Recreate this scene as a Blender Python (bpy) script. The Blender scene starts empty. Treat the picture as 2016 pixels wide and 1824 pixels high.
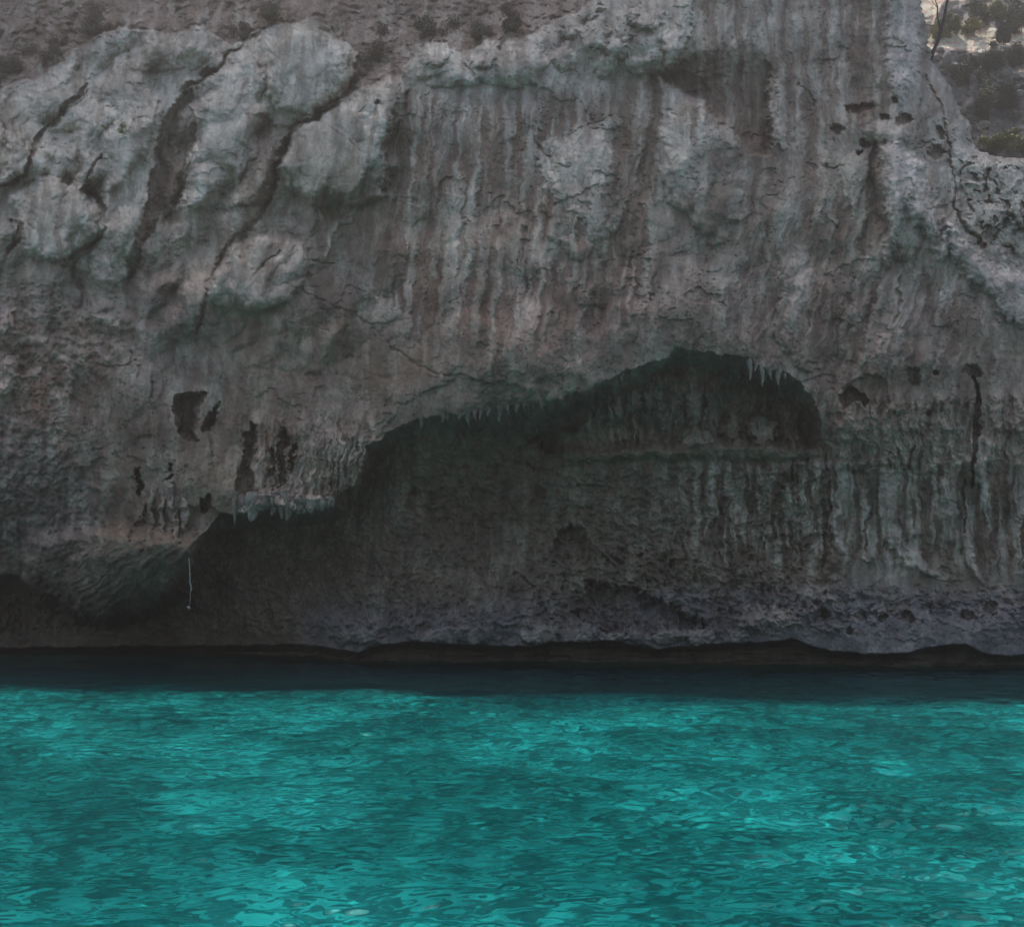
import bpy, math
import numpy as np
from mathutils import Vector

S = bpy.context.scene
COL = S.collection
R = math.radians

# ------------------------------------------------------------------ camera, sky, sun, exposure
CAM_H = 2.5
PITCH = R(5.65)
F = 2162.0                    # focal length in reference units (picture 2016 x 1824)
cam = bpy.data.objects.new('camera', bpy.data.cameras.new('camera'))
COL.objects.link(cam); S.camera = cam
cam.location = (0, 0, CAM_H)
cam.rotation_euler = (R(90) + PITCH, 0, 0)
cam.data.sensor_width = 36
cam.data.lens = 36 * F / 2016
cam.data.clip_end = 2000

SUN_EL, SUN_AZ = R(75), R(-25)
w = bpy.data.worlds.new('World'); S.world = w; w.use_nodes = True
sk = w.node_tree.nodes.new('ShaderNodeTexSky')
sk.sky_type = 'NISHITA'; sk.sun_disc = False
sk.dust_density = 2.5; sk.sun_elevation = SUN_EL; sk.sun_rotation = SUN_AZ
bg = w.node_tree.nodes['Background']; bg.inputs[1].default_value = 0.15
w.node_tree.links.new(sk.outputs[0], bg.inputs[0])
L = bpy.data.lights.new('sun', 'SUN'); L.energy = 3.3; L.angle = R(0.5); L.color = (1, .94, .86)
sun = bpy.data.objects.new('sun', L); COL.objects.link(sun)
SD = Vector((math.sin(SUN_AZ) * math.cos(SUN_EL), math.cos(SUN_AZ) * math.cos(SUN_EL), math.sin(SUN_EL)))
sun.rotation_euler = SD.to_track_quat('Z', 'Y').to_euler()
sun.location = (0, 0, 60)
L.cycles.is_caustics_light = True
S.view_settings.view_transform = 'Standard'
S.view_settings.look = 'None'
S.view_settings.exposure = 0.48
S.view_settings.gamma = 1
S.cycles.use_denoising = True
S.cycles.max_bounces = 8

# ------------------------------------------------------------------ helpers
def tag(o, label=None, cat=None, group=None, kind=None):
    if label: o['label'] = label
    if cat: o['category'] = cat
    if group: o['group'] = group
    if kind: o['kind'] = kind
    return o

def empty(name, loc):
    o = bpy.data.objects.new(name, None); COL.objects.link(o); o.location = loc
    o.empty_display_size = .3
    return o

def ss(e0, e1, x):
    t = np.clip((x - e0) / (e1 - e0), 0, 1)
    return t * t * (3 - 2 * t)

_pr = np.random.default_rng(99)
_perm = _pr.permutation(1024).astype(np.int32)
_ga = np.arange(1024) * (2 * math.pi / 1024)
_gc = np.cos(_ga).astype(np.float32); _gs = np.sin(_ga).astype(np.float32)
_rnd = _pr.random(1024).astype(np.float32)
def _h(ix, iy, seed):
    return _perm[(_perm[(ix + seed * 37) & 1023] + iy + seed * 101) & 1023]

def perlin(x, y, seed=0):
    x = np.asarray(x, np.float32); y = np.asarray(y, np.float32)
    x0 = np.floor(x); y0 = np.floor(y); fx = x - x0; fy = y - y0
    ix = x0.astype(np.int32); iy = y0.astype(np.int32)
    u = fx * fx * fx * (fx * (fx * 6 - 15) + 10); v = fy * fy * fy * (fy * (fy * 6 - 15) + 10)
    r = []
    for dx, dy in ((0, 0), (1, 0), (0, 1), (1, 1)):
        a = _h(ix + dx, iy + dy, seed)
        r.append(_gc[a] * (fx - dx) + _gs[a] * (fy - dy))
    return 1.5 * ((r[0] * (1 - u) + r[1] * u) * (1 - v) + (r[2] * (1 - u) + r[3] * u) * v)

def fbm(x, y, o=4, seed=0, g=.5):
    t = 0; a = 1
    for i in range(o):
        t = t + a * perlin(x * 2 ** i + i * 17.3, y * 2 ** i - i * 9.1, seed + i); a *= g
    return t

def ridged(x, y, o=4, seed=0, g=.5):
    t = 0; a = 1
    for i in range(o):
        t = t + a * (1 - 2 * np.abs(perlin(x * 2 ** i + i * 7.3, y * 2 ** i - i * 3.1, seed + i))); a *= g
    return t / 1.9

def worley(x, y, seed=0):
    x = np.asarray(x, np.float32); y = np.asarray(y, np.float32)
    ix = np.floor(x).astype(np.int32); iy = np.floor(y).astype(np.int32)
    f1 = np.full(x.shape, 9., np.float32); f2 = f1.copy()
    for dx in (-1, 0, 1):
        for dy in (-1, 0, 1):
            h = _h(ix + dx, iy + dy, seed)
            d = np.hypot(ix + dx + _rnd[h] - x, iy + dy + _rnd[(h * 7 + 13) & 1023] - y)
            f2 = np.minimum(f2, np.maximum(f1, d)); f1 = np.minimum(f1, d)
    return f1, f2

def rbf(pts, X, Y, step=16):
    """thin plate through (x, y, value...) points, evaluated at scattered arrays X, Y"""
    P = np.array(pts, float); n = len(P); sc = 500.
    xy = P[:, :2] / sc
    def U(r2): return r2 * np.log(r2 + 1e-9) * .5
    d2 = ((xy[:, None] - xy[None]) ** 2).sum(-1)
    A = np.zeros((n + 3, n + 3)); A[:n, :n] = U(d2) + np.eye(n) * 1e-3
    A[:n, n] = 1; A[:n, n + 1:] = xy; A[n, :n] = 1; A[n + 1:, :n] = xy.T
    out = []
    # evaluate on a coarse lattice, then bilinear lookup
    gx = np.linspace(X.min(), X.max(), 160); gy = np.linspace(Y.min(), Y.max(), 160)
    GX, GY = np.meshgrid(gx, gy)
    for k in range(2, P.shape[1]):
        b = np.zeros(n + 3); b[:n] = P[:, k]
        c = np.linalg.solve(A, b)
        g = c[n] + c[n + 1] * GX / sc + c[n + 2] * GY / sc
        for i in range(n):
            g = g + c[i] * U((GX / sc - xy[i, 0]) ** 2 + (GY / sc - xy[i, 1]) ** 2)
        tx = np.clip((X - gx[0]) / (gx[1] - gx[0]), 0, 158.999); ty = np.clip((Y - gy[0]) / (gy[1] - gy[0]), 0, 158.999)
        ix = tx.astype(int); iy = ty.astype(int); fx = tx - ix; fy = ty - iy
        out.append((g[iy, ix] * (1 - fx) + g[iy, ix + 1] * fx) * (1 - fy) + (g[iy + 1, ix] * (1 - fx) + g[iy + 1, ix + 1] * fx) * fy)
    return out if len(out) > 1 else out[0]

def sdf(poly, X, Y, pad):
    """signed distance, positive inside, clipped at -pad outside the padded bounding box"""
    P = np.array(poly, float)
    r = np.full(X.shape, -float(pad))
    m = (X > P[:, 0].min() - pad) & (X < P[:, 0].max() + pad) & (Y > P[:, 1].min() - pad) & (Y < P[:, 1].max() + pad)
    x = X[m]; y = Y[m]
    if x.size == 0: return r
    d = np.full(x.shape, 1e9); ins = np.zeros(x.shape, bool)
    for i in range(len(P)):
        ax, ay = P[i]; bx, by = P[(i + 1) % len(P)]
        ex, ey = bx - ax, by - ay; L2 = ex * ex + ey * ey + 1e-9
        t = np.clip(((x - ax) * ex + (y - ay) * ey) / L2, 0, 1)
        d = np.minimum(d, np.hypot(x - ax - t * ex, y - ay - t * ey))
        c = (ay > y) != (by > y)
        ins ^= c & (x < ax + (y - ay) * ex / (ey if abs(ey) > 1e-9 else 1e-9))
    r[m] = np.maximum(np.where(ins, d, -d), -pad)
    return r

def ldist(line, X, Y, pad):
    """distance to a polyline whose points carry a half width: returns d - halfwidth, clipped at pad"""
    r = np.full(X.shape, float(pad))
    for (ax, ay, aw), (bx, by, bw) in zip(line[:-1], line[1:]):
        q = pad + max(aw, bw)
        m = (X > min(ax, bx) - q) & (X < max(ax, bx) + q) & (Y > min(ay, by) - q) & (Y < max(ay, by) + q)
        x = X[m]; y = Y[m]; ex, ey = bx - ax, by - ay
        t = np.clip(((x - ax) * ex + (y - ay) * ey) / (ex * ex + ey * ey + 1e-9), 0, 1)
        r[m] = np.minimum(r[m], np.hypot(x - ax - t * ex, y - ay - t * ey) - (aw + t * (bw - aw)))
    return r

SP, CP = math.sin(PITCH), math.cos(PITCH)
def place(X, Y, d):
    """point at world depth y = d seen in direction (X, Y) of the reference"""
    u = (X - 1008) / F; v = -(Y - 912) / F
    ry = CP - v * SP; rz = SP + v * CP
    return u / ry * d, d, CAM_H + rz / ry * d

def pt(X, Y, d):
    return Vector(place(float(X), float(Y), float(d)))

def grid_mesh(name, PX, PY, PZ, mat, col=None, extra=None, kill=None, flip=False):
    ny, nx = PX.shape
    co = np.stack([PX, PY, PZ], -1).reshape(-1, 3).astype(np.float32)
    i = np.arange(nx * ny).reshape(ny, nx)
    f = np.stack([i[:-1, :-1], i[1:, :-1], i[1:, 1:], i[:-1, 1:]], -1).reshape(-1, 4)
    if flip: f = f[:, ::-1]
    me = bpy.data.meshes.new(name)
    me.vertices.add(len(co)); me.vertices.foreach_set('co', co.ravel())
    me.loops.add(f.size); me.loops.foreach_set('vertex_index', f.astype(np.int32).ravel())
    me.polygons.add(len(f)); me.polygons.foreach_set('loop_start', np.arange(0, f.size, 4, dtype=np.int32))
    if col is not None:
        a = me.color_attributes.new('Col', 'FLOAT_COLOR', 'POINT')
        c = np.ones((len(co), 4), np.float32); c[:, :3] = col.reshape(-1, 3)
        a.data.foreach_set('color', c.ravel())
    me.update(); me.shade_smooth()
    me.materials.append(mat)
    o = bpy.data.objects.new(name, me); COL.objects.link(o)
    return o

def mesh_obj(name, verts, faces, mat, parent=None, smooth=True):
    me = bpy.data.meshes.new(name); me.from_pydata([tuple(v) for v in verts], [], faces); me.update()
    if smooth: me.shade_smooth()
    me.materials.append(mat)
    o = bpy.data.objects.new(name, me); COL.objects.link(o)
    if parent: o.parent = parent
    return o

# ------------------------------------------------------------------ materials
def nodes_of(name):
    m = bpy.data.materials.new(name); m.use_nodes = True
    n = m.node_tree.nodes; return m, n, m.node_tree.links, n['Principled BSDF']

def rock_material(name, tint=(1, 1, 1), bump=.32):
    m, n, l, b = nodes_of(name)
    at = n.new('ShaderNodeAttribute'); at.attribute_name = 'Col'
    tc = n.new('ShaderNodeTexCoord')
    def noise(scale, detail, vec=None, rough=.6):
        t = n.new('ShaderNodeTexNoise'); t.inputs['Scale'].default_value = scale
        t.inputs['Detail'].default_value = detail; t.inputs['Roughness'].default_value = rough
        l.new(vec or tc.outputs['Object'], t.inputs['Vector']); return t
    def rng(src, a, b_, c, d):
        r = n.new('ShaderNodeMapRange'); l.new(src, r.inputs[0])
        for k, v in zip((1, 2, 3, 4), (a, b_, c, d)): r.inputs[k].default_value = v
        return r.outputs[0]
    def mul(c, f):
        x = n.new('ShaderNodeMix'); x.data_type = 'RGBA'; x.blend_type = 'MULTIPLY'; x.inputs[0].default_value = 1
        l.new(c, x.inputs[6]); l.new(f, x.inputs[7]); return x.outputs[2]
    mp = n.new('ShaderNodeMapping'); mp.inputs['Scale'].default_value = (1, 1, .16); l.new(tc.outputs['Object'], mp.inputs['Vector'])
    streak = noise(4.5, 6, mp.outputs['Vector'], .65)
    fine = noise(13, 8, None, .72)
    speck = n.new('ShaderNodeTexVoronoi'); speck.inputs['Scale'].default_value = 3.6; l.new(tc.outputs['Object'], speck.inputs['Vector'])
    c = at.outputs['Color']
    c = mul(c, rng(streak.outputs[0], .3, .7, .8, 1.2))
    c = mul(c, rng(fine.outputs[0], .32, .68, .85, 1.14))
    pits = noise(26, 3, None, .5)
    c = mul(c, rng(pits.outputs[0], .26, .38, .65, 1.0))
    # small pale chips of fresh rock
    chip = rng(speck.outputs['Distance'], .06, .13, 1.0, 0.0)
    gate = rng(noise(3.1, 2).outputs[0], .5, .6, 0.0, .6)
    mm = n.new('ShaderNodeMath'); mm.operation = 'MULTIPLY'; l.new(chip, mm.inputs[0]); l.new(gate, mm.inputs[1])
    mx = n.new('ShaderNodeMix'); mx.data_type = 'RGBA'; l.new(mm.outputs[0], mx.inputs[0]); l.new(c, mx.inputs[6])
    mx.inputs[7].default_value = (.5 * tint[0], .47 * tint[1], .42 * tint[2], 1)
    l.new(mx.outputs[2], b.inputs['Base Color'])
    b.inputs['Roughness'].default_value = .85
    b.inputs['Specular IOR Level'].default_value = .25
    bp = n.new('ShaderNodeBump'); bp.inputs['Strength'].default_value = bump; bp.inputs['Distance'].default_value = .05
    bn = noise(9, 10, None, .75); l.new(bn.outputs[0], bp.inputs['Height']); l.new(bp.outputs[0], b.inputs['Normal'])
    return m

def flat_noise_material(name, c1, c2, scale=4, rough=.9, bump=.3, detail=6, spec=.3):
    m, n, l, b = nodes_of(name)
    tc = n.new('ShaderNodeTexCoord'); t = n.new('ShaderNodeTexNoise'); t.inputs['Scale'].default_value = scale
    t.inputs['Detail'].default_value = detail; l.new(tc.outputs['Object'], t.inputs['Vector'])
    r = n.new('ShaderNodeValToRGB'); r.color_ramp.elements[0].position = .35; r.color_ramp.elements[1].position = .65
    r.color_ramp.elements[0].color = (*c1, 1); r.color_ramp.elements[1].color = (*c2, 1)
    l.new(t.outputs[0], r.inputs[0]); l.new(r.outputs[0], b.inputs['Base Color'])
    b.inputs['Roughness'].default_value = rough; b.inputs['Specular IOR Level'].default_value = spec
    bp = n.new('ShaderNodeBump'); bp.inputs['Strength'].default_value = bump; bp.inputs['Distance'].default_value = .05
    l.new(t.outputs[0], bp.inputs['Height']); l.new(bp.outputs[0], b.inputs['Normal'])
    return m

M_ROCK = rock_material('limestone')
M_HILL = rock_material('hill_limestone', bump=.8)

# ================================================================== CLIFF
# All outlines below are in reference units (2016 x 1824); depths in metres.
STEP = 1.5
xs = np.concatenate([np.arange(-900, -60, 14.), np.arange(-60, 2076, STEP), np.arange(2076, 2700, 12.)])
ys = np.concatenate([np.arange(-170, -12, 6.), np.arange(-12, 1318, STEP), np.arange(1318, 1700, 14.)])
GX, GY = np.meshgrid(xs.astype(np.float32), ys.astype(np.float32))
sh = GX.shape
# irregular outlines: every feature is looked up through a small warp
wx = 7 * fbm(GX / 45, GY / 45, 4, 11) + 2.0 * fbm(GX / 9, GY / 9, 2, 15)
wy = 7 * fbm(GX / 45, GY / 45, 4, 21) + 2.0 * fbm(GX / 9, GY / 9, 2, 25)
X = GX + wx; Y = GY + wy

base = rbf([
 (-300, 0, 33), (0, 0, 32), (0, 150, 30.3), (0, 300, 28.3), (200, 60, 30.2), (400, 0, 31), (400, 200, 28.2), (150, 450, 26.7), (0, 650, 26.7),
 (0, 900, 27.2), (250, 700, 26.6), (250, 900, 26.8), (250, 1120, 27.4), (500, 400, 26.8), (500, 700, 26.0), (560, 900, 26.4),
 (750, 0, 31), (700, 300, 26.6), (800, 600, 25.3), (760, 800, 25.9), (1000, 0, 29.6), (1000, 180, 27.2), (1000, 400, 25.9), (1050, 600, 25.1), (1050, 760, 25.2),
 (1300, 0, 28.6), (1300, 250, 27.2), (1350, 500, 25.7), (1350, 660, 25.6), (1500, 150, 27.8), (1600, 400, 26.8), (1600, 650, 26.6),
 (1650, 850, 27.4), (1600, 0, 28.2), (1780, 100, 28.0), (1800, 400, 27.2), (1900, 600, 27.6), (1900, 850, 27.8), (2016, 400, 28.6), (2016, 900, 28.0), (2200, 700, 28.6), (2400, 1100, 28.5),
 (1400, 1000, 29.6), (1000, 1000, 30.4), (1600, 1050, 29.1), (1900, 1080, 28.6), (1300, 1200, 29.0), (1000, 1240, 29.3), (1600, 1200, 28.3), (1900, 1220, 27.9), (2016, 1260, 28),
 (700, 1250, 29.6), (300, 1280, 30), (0, 1280, 30), (1000, 1400, 30), (0, 1500, 30.5), (2000, 1500, 29.5), (-500, 900, 29), (-500, 400, 30)], X, Y)
# the left half stands farther off than the right
base = base + 1.2 + 1.9 * ss(800, 100, X)
# the whole face stands behind the plane of its own shade
BED = 1.4
SHX = 38 / math.tan(SUN_EL) * math.sin(SUN_AZ)
cs = math.cos(SUN_AZ) / math.tan(SUN_EL)
e_x = np.array([0, 400, 750, 900, 1080, 1330, 1650, 1850, 2016.]); e_y = np.array([1340, 1345, 1346, 1364, 1380, 1371, 1376, 1360, 1364.])
e_d = F * CAM_H / (e_y - 1126) + BED * .93
kz = (SP + (912 - GY) / F * CP) / (CP - (912 - GY) / F * SP)
zz = CAM_H + 29 * kz
Eloc = np.interp((GX - 1008) / F * 29 + zz * math.sin(-SUN_AZ) / math.tan(SUN_EL), (e_x - 1008) / F * e_d, e_d)
need = (Eloc + .45 + CAM_H * cs) / (1 - kz * cs)
q_ = base - (need + 1.5)
base = need + 1.5 + np.where(q_ > 1, q_, np.exp(np.clip(q_ - 1, -8, 0)))
D = base.astype(np.float32)

C = {k: np.array(v) for k, v in dict(
  pale=(.69, .64, .545), mid=(.37, .305, .245), brown=(.235, .172, .13), dark=(.12, .095, .08),
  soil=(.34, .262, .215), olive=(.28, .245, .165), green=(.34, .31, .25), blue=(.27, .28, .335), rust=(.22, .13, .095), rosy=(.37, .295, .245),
  cave=(.30, .24, .195), wet=(.15, .125, .095), chalk=(.78, .71, .64)).items()}  # cave and dark put the shade of openings into the colour

# base colour: warm grey-brown limestone, paler to the upper left and cooler to the right
k = rbf([(0, 100, .6), (300, 300, .75), (500, 150, .9), (150, 650, .35), (250, 900, .15), (700, 500, .35), (1000, 100, .55), (1050, 450, .35),
         (1050, 700, .22), (1300, 600, .3), (1300, 100, .5), (1500, 300, .2), (1600, 600, .2), (1800, 200, .45), (1900, 500, .6), (1950, 900, .35),
         (1600, 1000, .3), (1300, 1200, .35), (500, 900, .3), (2100, 500, .6), (2016, 1200, .3)], X, Y)
k = np.clip(k + .35 * fbm(X / 120, Y / 160, 5, 31, .6) + .12 * fbm(X / 14, Y / 60, 4, 35), 0, 1)[..., None]
K = C['mid'] * .82 * (1 - k) + C['pale'] * .86 * k
K = (K * (1 + .05 * np.stack([fbm(X / 200, Y / 200, 3, 41), 0 * X, -fbm(X / 200, Y / 200, 3, 41)], -1))).astype(np.float32)

def paint(mask, col, a=1.0, sl=None):
    m = np.clip(mask * a, 0, 1)[..., None]
    V = K if sl is None else K[sl]
    V += m * (C[col].astype(np.float32) - V)

def window(p, pad):
    P = np.array(p, float)
    i0, i1 = np.searchsorted(ys, [P[:, 1].min() - pad - 25, P[:, 1].max() + pad + 25])
    j0, j1 = np.searchsorted(xs, [P[:, 0].min() - pad - 25, P[:, 0].max() + pad + 25])
    return (slice(int(i0), int(i1)), slice(int(j0), int(j1)))

def poly(p, depth=0., w=3., col=None, a=1., soft=3., jag=0., rnd=0., hole=False, fy=None):
    """raise (depth < 0) or sink (depth > 0) an outlined patch, and stain it"""
    sl = window(p, 45); x = X[sl]; y = Y[sl]
    if x.size == 0: return
    s = sdf(p, x, y, 60) + (jag * fbm(x / 11, y / 11, 3, 51) if jag else 0)
    if hole:
        D[sl] += depth * .45 * ss(-1.5, 1.5, s) + depth * .6 * ss(0, 16, s) + .12 * ss(-1, 3, s) * ridged(x / 9, y / 50, 3, 65)
    elif fy: D[sl] += depth * ss(-w, w, s) * ss(fy[0], fy[1], y)
    elif depth < 0: D[sl] += .55 * depth * ss(-w, w, s) + .6 * depth * ss(-4, 22, s)
    elif depth: D[sl] += depth * ss(-w * .5, w * .5, s)
    if rnd: D[sl] -= rnd * np.sqrt(np.clip(s, 0, 40) / 40)
    if col: paint(ss(-soft - 3, soft + 3, s + 5 * fbm(x / 13, y / 22, 3, 67)) * (.8 + .4 * fbm(x / 20, y / 40, 3, 69)), col, a, sl)

CRK = .6
def crack(line, depth, w=3., col='brown', a=.6):
    q = max(t[2] for t in line)
    sl = window([t[:2] for t in line], q + 12); x = X[sl]; y = Y[sl]
    if x.size == 0: return
    s = ldist([(t[0], t[1], t[2] * .7) for t in line], x, y, 30) + 2.2 * fbm(x / 14, y / 14, 2, 53)
    m = 1 - ss(-w, w, s)
    D[sl] += depth * CRK * m
    if col: paint(m, 'brown' if col == 'dark' else col, a, sl)

def ell(cx, cy, rx, ry, depth, col=None, a=1., e=3.):
    """round hollow (depth > 0) or boss (depth < 0)"""
    sl = window([(cx - rx, cy - ry), (cx + rx, cy + ry)], 12); x = X[sl]; y = Y[sl]
    if x.size == 0: return
    r = np.hypot((x - cx) / rx, (y - cy) / ry) + .2 * fbm(x / 7, y / 7, 2, 55)
    m = 1 - ss(.65, 1.15, r)
    D[sl] += depth * .6 * m
    if col: paint(m, 'brown' if col == 'dark' else col, a, sl)

def streak(line, col, a, soft=8., depth=0.):
    q = max(t[2] for t in line)
    sl = window([t[:2] for t in line], q + soft + 5); x = X[sl]; y = Y[sl]
    if x.size == 0: return
    s = ldist(line, x, y, 30); m = 1 - ss(-soft, soft, s)
    paint(m * (.75 + .5 * fbm(x / 9, y / 70, 3, 61)), col, a, sl)
    if depth: D[sl] += depth * m

def dome(cx, cy, rx, ry, h, col=None, a=1.):
    sl = window([(cx - rx, cy - ry), (cx + rx, cy + ry)], 8); x = X[sl]; y = Y[sl]
    if x.size == 0: return
    r = np.hypot((x - cx) / rx, (y - cy) / ry) + .3 * fbm(x / 16, y / 16, 3, 57)
    D[sl] -= h * np.sqrt(np.clip(1 - r ** 2, 0, 1))
    if col: paint(ss(1.1, .6, r), col, a, sl)

# ---- brown earth slope along the top of the picture, running back
top = [(-900, -400), (-900, 260), (-60, 215), (0, 175), (40, 158), (85, 145), (130, 115), (160, 90), (205, 62), (240, 55), (290, 62), (340, 68), (370, 58), (400, 55),
       (430, 68), (455, 88), (480, 78), (500, 68), (520, 60), (545, 47), (575, 50), (595, 40), (620, 38), (645, 52), (665, 78), (690, 88), (704, 110), (692, 150),
       (672, 192), (640, 212), (650, 205), (700, 180), (745, 162), (788, 150), (800, 128), (820, 100), (850, 82), (875, 85), (900, 108), (935, 95), (962, 80), (985, 95),
       (1000, 80), (1040, 72), (1090, 45), (1140, 25), (1165, 0), (1180, -400)]
s = sdf(top, X, Y, 60)
D += .5 * ss(-2, 3, s) + .9 * ss(0, 60, s)
paint(ss(-2, 4, s), 'soil', .93)
paint(ss(-2, 4, s) * ss(.05, .5, fbm(X / 70, Y / 50, 4, 71)), 'mid', .45)
paint(ss(-2, 4, s) * ss(.0, .35, fbm(X / 50, Y / 26, 4, 365)), 'brown', .6)
D -= ss(0, 8, s) * (.25 * np.abs(perlin(X / 30, Y / 18, 367)) + .1 * fbm(X / 12, Y / 10, 3, 369))
streak([(640, 20, 14), (650, 90, 12), (660, 150, 10)], 'mid', .5)

def bulge(cx, cy, rx, ry, ang, h):
    sl = window([(cx - max(rx, ry), cy - max(rx, ry)), (cx + max(rx, ry), cy + max(rx, ry))], 8); x = X[sl] - cx; y = Y[sl] - cy
    if x.size == 0: return
    c_, s_ = math.cos(math.radians(ang)), math.sin(math.radians(ang))
    r = np.hypot((x * c_ + y * s_) / rx, (y * c_ - x * s_) / ry) + .18 * fbm(X[sl] / 60, Y[sl] / 60, 3, 59)
    D[sl] -= h * np.clip(1 - r ** 2, 0, 1) ** .6

# ---- rounded bulges with sharp creases between them
wl = ss(900, 500, X) * ss(760, 560, Y)
bx_, by_ = X + 30 * fbm(X / 120, Y / 120, 2, 341), Y + 30 * fbm(X / 120, Y / 120, 2, 343)
bil = np.abs(perlin((bx_ + .55 * by_) / 95, (by_ - .55 * bx_) / 190, 345))
bil2 = np.abs(perlin((bx_ + .3 * by_) / 52, by_ / 95, 347)); bil3 = np.abs(perlin(bx_ / 24, by_ / 34, 349))
D -= (.16 + 1.1 * wl) * bil + (.05 + .3 * wl) * bil2 + .015 * bil3
crm = (ss(.05, 0, bil) * .5 + ss(.05, 0, bil2) * .35)
paint(crm, 'brown', .55)
for q in ((112, 438, 95, 76, -15, .9), (225, 260, 70, 150, 25, .7), (60, 300, 50, 60, 0, .5), (110, 185, 70, 40, -35, .5), (450, 250, 62, 150, 15, .8), (600, 140, 92, 82, 0, .9), (590, 110, 60, 50, 0, .3),
          (665, 310, 115, 95, 10, 1.1), (730, 215, 70, 60, -30, .6), (515, 535, 100, 72, -15, .8), (230, 490, 50, 90, 20, .5), (340, 100, 80, 40, -15, .4), (420, 560, 60, 90, 25, .4),
          (880, 130, 70, 45, 0, .5), (1010, 130, 70, 45, 0, .5), (1230, 80, 90, 60, 0, .2), (1150, 380, 80, 130, 5, .35), (1380, 330, 80, 140, -15, .5), (1770, 380, 50, 130, -10, .5), (1600, 620, 70, 110, 10, .35),
          (1000, 600, 260, 170, 5, .2), (1330, 600, 120, 100, 0, .1), (250, 1130, 140, 90, -20, .5)):
    bulge(*q[:5], q[5] * 1.15)
D = D.astype(np.float32)

# ---- upper-left pale slabs
poly([(-60, 250), (0, 255), (25, 258), (50, 262), (56, 290), (52, 330), (45, 345), (0, 365), (-60, 380)], -.35, 4, 'pale', .9, 2)
poly([(60, 262), (95, 240), (130, 225), (165, 165), (215, 120), (290, 75), (345, 75), (420, 95), (440, 120), (405, 150), (365, 180), (335, 215), (310, 280), (300, 340), (290, 400), (275, 450),
      (262, 520), (240, 555), (200, 560), (150, 520), (190, 470), (205, 440), (195, 400), (205, 330), (150, 360), (95, 345), (60, 330)], -.1, 5, 'pale', .85, 5, 3)
poly([(0, 195), (60, 160), (120, 130), (150, 122), (140, 160), (110, 190), (90, 235), (60, 215), (20, 240), (-20, 230)], -.1, 4, 'pale', .6, 4, 2)
poly([(20, 390), (45, 370), (80, 350), (130, 350), (170, 365), (165, 385), (190, 395), (200, 430), (203, 450), (160, 488), (120, 514), (85, 515), (50, 500), (30, 470), (45, 445), (35, 420)],
     -.45, 4, 'pale', .95, 3)
poly([(370, 400), (372, 250), (400, 165), (450, 112), (500, 85), (540, 60), (600, 50), (650, 70), (690, 100), (682, 165), (645, 205), (600, 238), (560, 275), (540, 360), (500, 402), (430, 412)],
     -.3, 4, 'pale', .9, 4, 3)
poly([(560, 280), (575, 255), (600, 243), (625, 235), (660, 213), (700, 190), (740, 165), (790, 155), (798, 180), (770, 240), (755, 300), (735, 330), (690, 375), (640, 385), (600, 385), (560, 365), (545, 330)],
     -.35, 4, 'pale', .55, 6, 0, .3)
poly([(620, 240), (700, 195), (790, 160), (795, 190), (768, 235), (745, 300), (720, 305), (680, 268), (645, 250)], 0, 3, 'pale', .8, 5)
poly([(560, 300), (600, 262), (650, 262), (700, 300), (700, 350), (640, 378), (590, 372)], 0, 3, 'olive', .35, 22)
poly([(450, 490), (475, 478), (530, 460), (600, 470), (612, 500), (602, 560), (570, 590), (520, 612), (470, 612), (430, 600), (410, 575), (415, 545), (440, 510)], -.4, 5, 'pale', .4, 8)
poly([(520, 415), (560, 430), (585, 440), (580, 460), (530, 470), (470, 480), (450, 500), (480, 450)], -.1, 4, 'pale', .8, 6, 3)
poly([(185, 400), (285, 400), (262, 520), (240, 560), (200, 570), (175, 590), (175, 520)], 0, 4, 'pale', .75, 10)
poly([(0, 440), (30, 450), (60, 505), (70, 560), (20, 600), (-60, 640), (-60, 440)], 0, 4, 'pale', .4, 14, 5)
# cracks and joints of the slabs
crack([(-10, 374, 3), (30, 356, 5), (48, 346, 8), (60, 318, 9), (82, 262, 6), (118, 226, 8), (150, 188, 9), (168, 166, 3)], .55, 3, 'brown', .85)
crack([(800, 180, 3), (792, 220, 4), (775, 270, 4), (760, 320, 3)], .3, 4, 'brown', .5)
crack([(162, 380, 4), (178, 362, 6), (170, 345, 4), (184, 324, 4), (206, 312, 3)], .4, 2, 'brown', .9)
crack([(165, 378, 7), (190, 388, 5), (208, 405, 6), (203, 418, 2)], .45, 2, 'brown', .9)
crack([(20, 430, 3), (42, 442, 9), (30, 475, 8), (10, 500, 4)], .5, 3, 'brown', .9)
crack([(85, 514, 1), (130, 512, 3), (170, 487, 6), (208, 448, 2)], .3, 3, 'brown', .8)
crack([(360, 182, 5), (372, 168, 8), (400, 158, 4), (412, 146, 6), (442, 118, 3), (468, 92, 4), (482, 78, 7), (505, 72, 4), (520, 60, 6)], .5, 3, 'brown', .9)
poly([(340, 205), (360, 182), (380, 176), (372, 205), (388, 250), (382, 285), (366, 312), (362, 350), (360, 388), (340, 398), (312, 418), (302, 460), (278, 480), (272, 515), (254, 556), (248, 520),
      (268, 478), (276, 440), (290, 400), (300, 340), (308, 280), (322, 240)], .4, 4, 'brown', .9, 3, 3)
ell(408, 142, 14, 10, .4, 'brown', .9)
crack([(340, 400, 4), (365, 398, 5)], .3)
ell(348, 430, 22, 16, .25, 'brown', .6)
crack([(596, 250, 2), (615, 235, 5), (640, 212, 6), (660, 200, 3), (690, 186, 2)], .35, 3, 'brown', .8)
crack([(655, 214, 3), (620, 232, 5), (592, 246, 6), (568, 268, 8), (552, 300, 8), (542, 335, 6), (540, 370, 4)], .9, 5, 'brown', .85)
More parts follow.
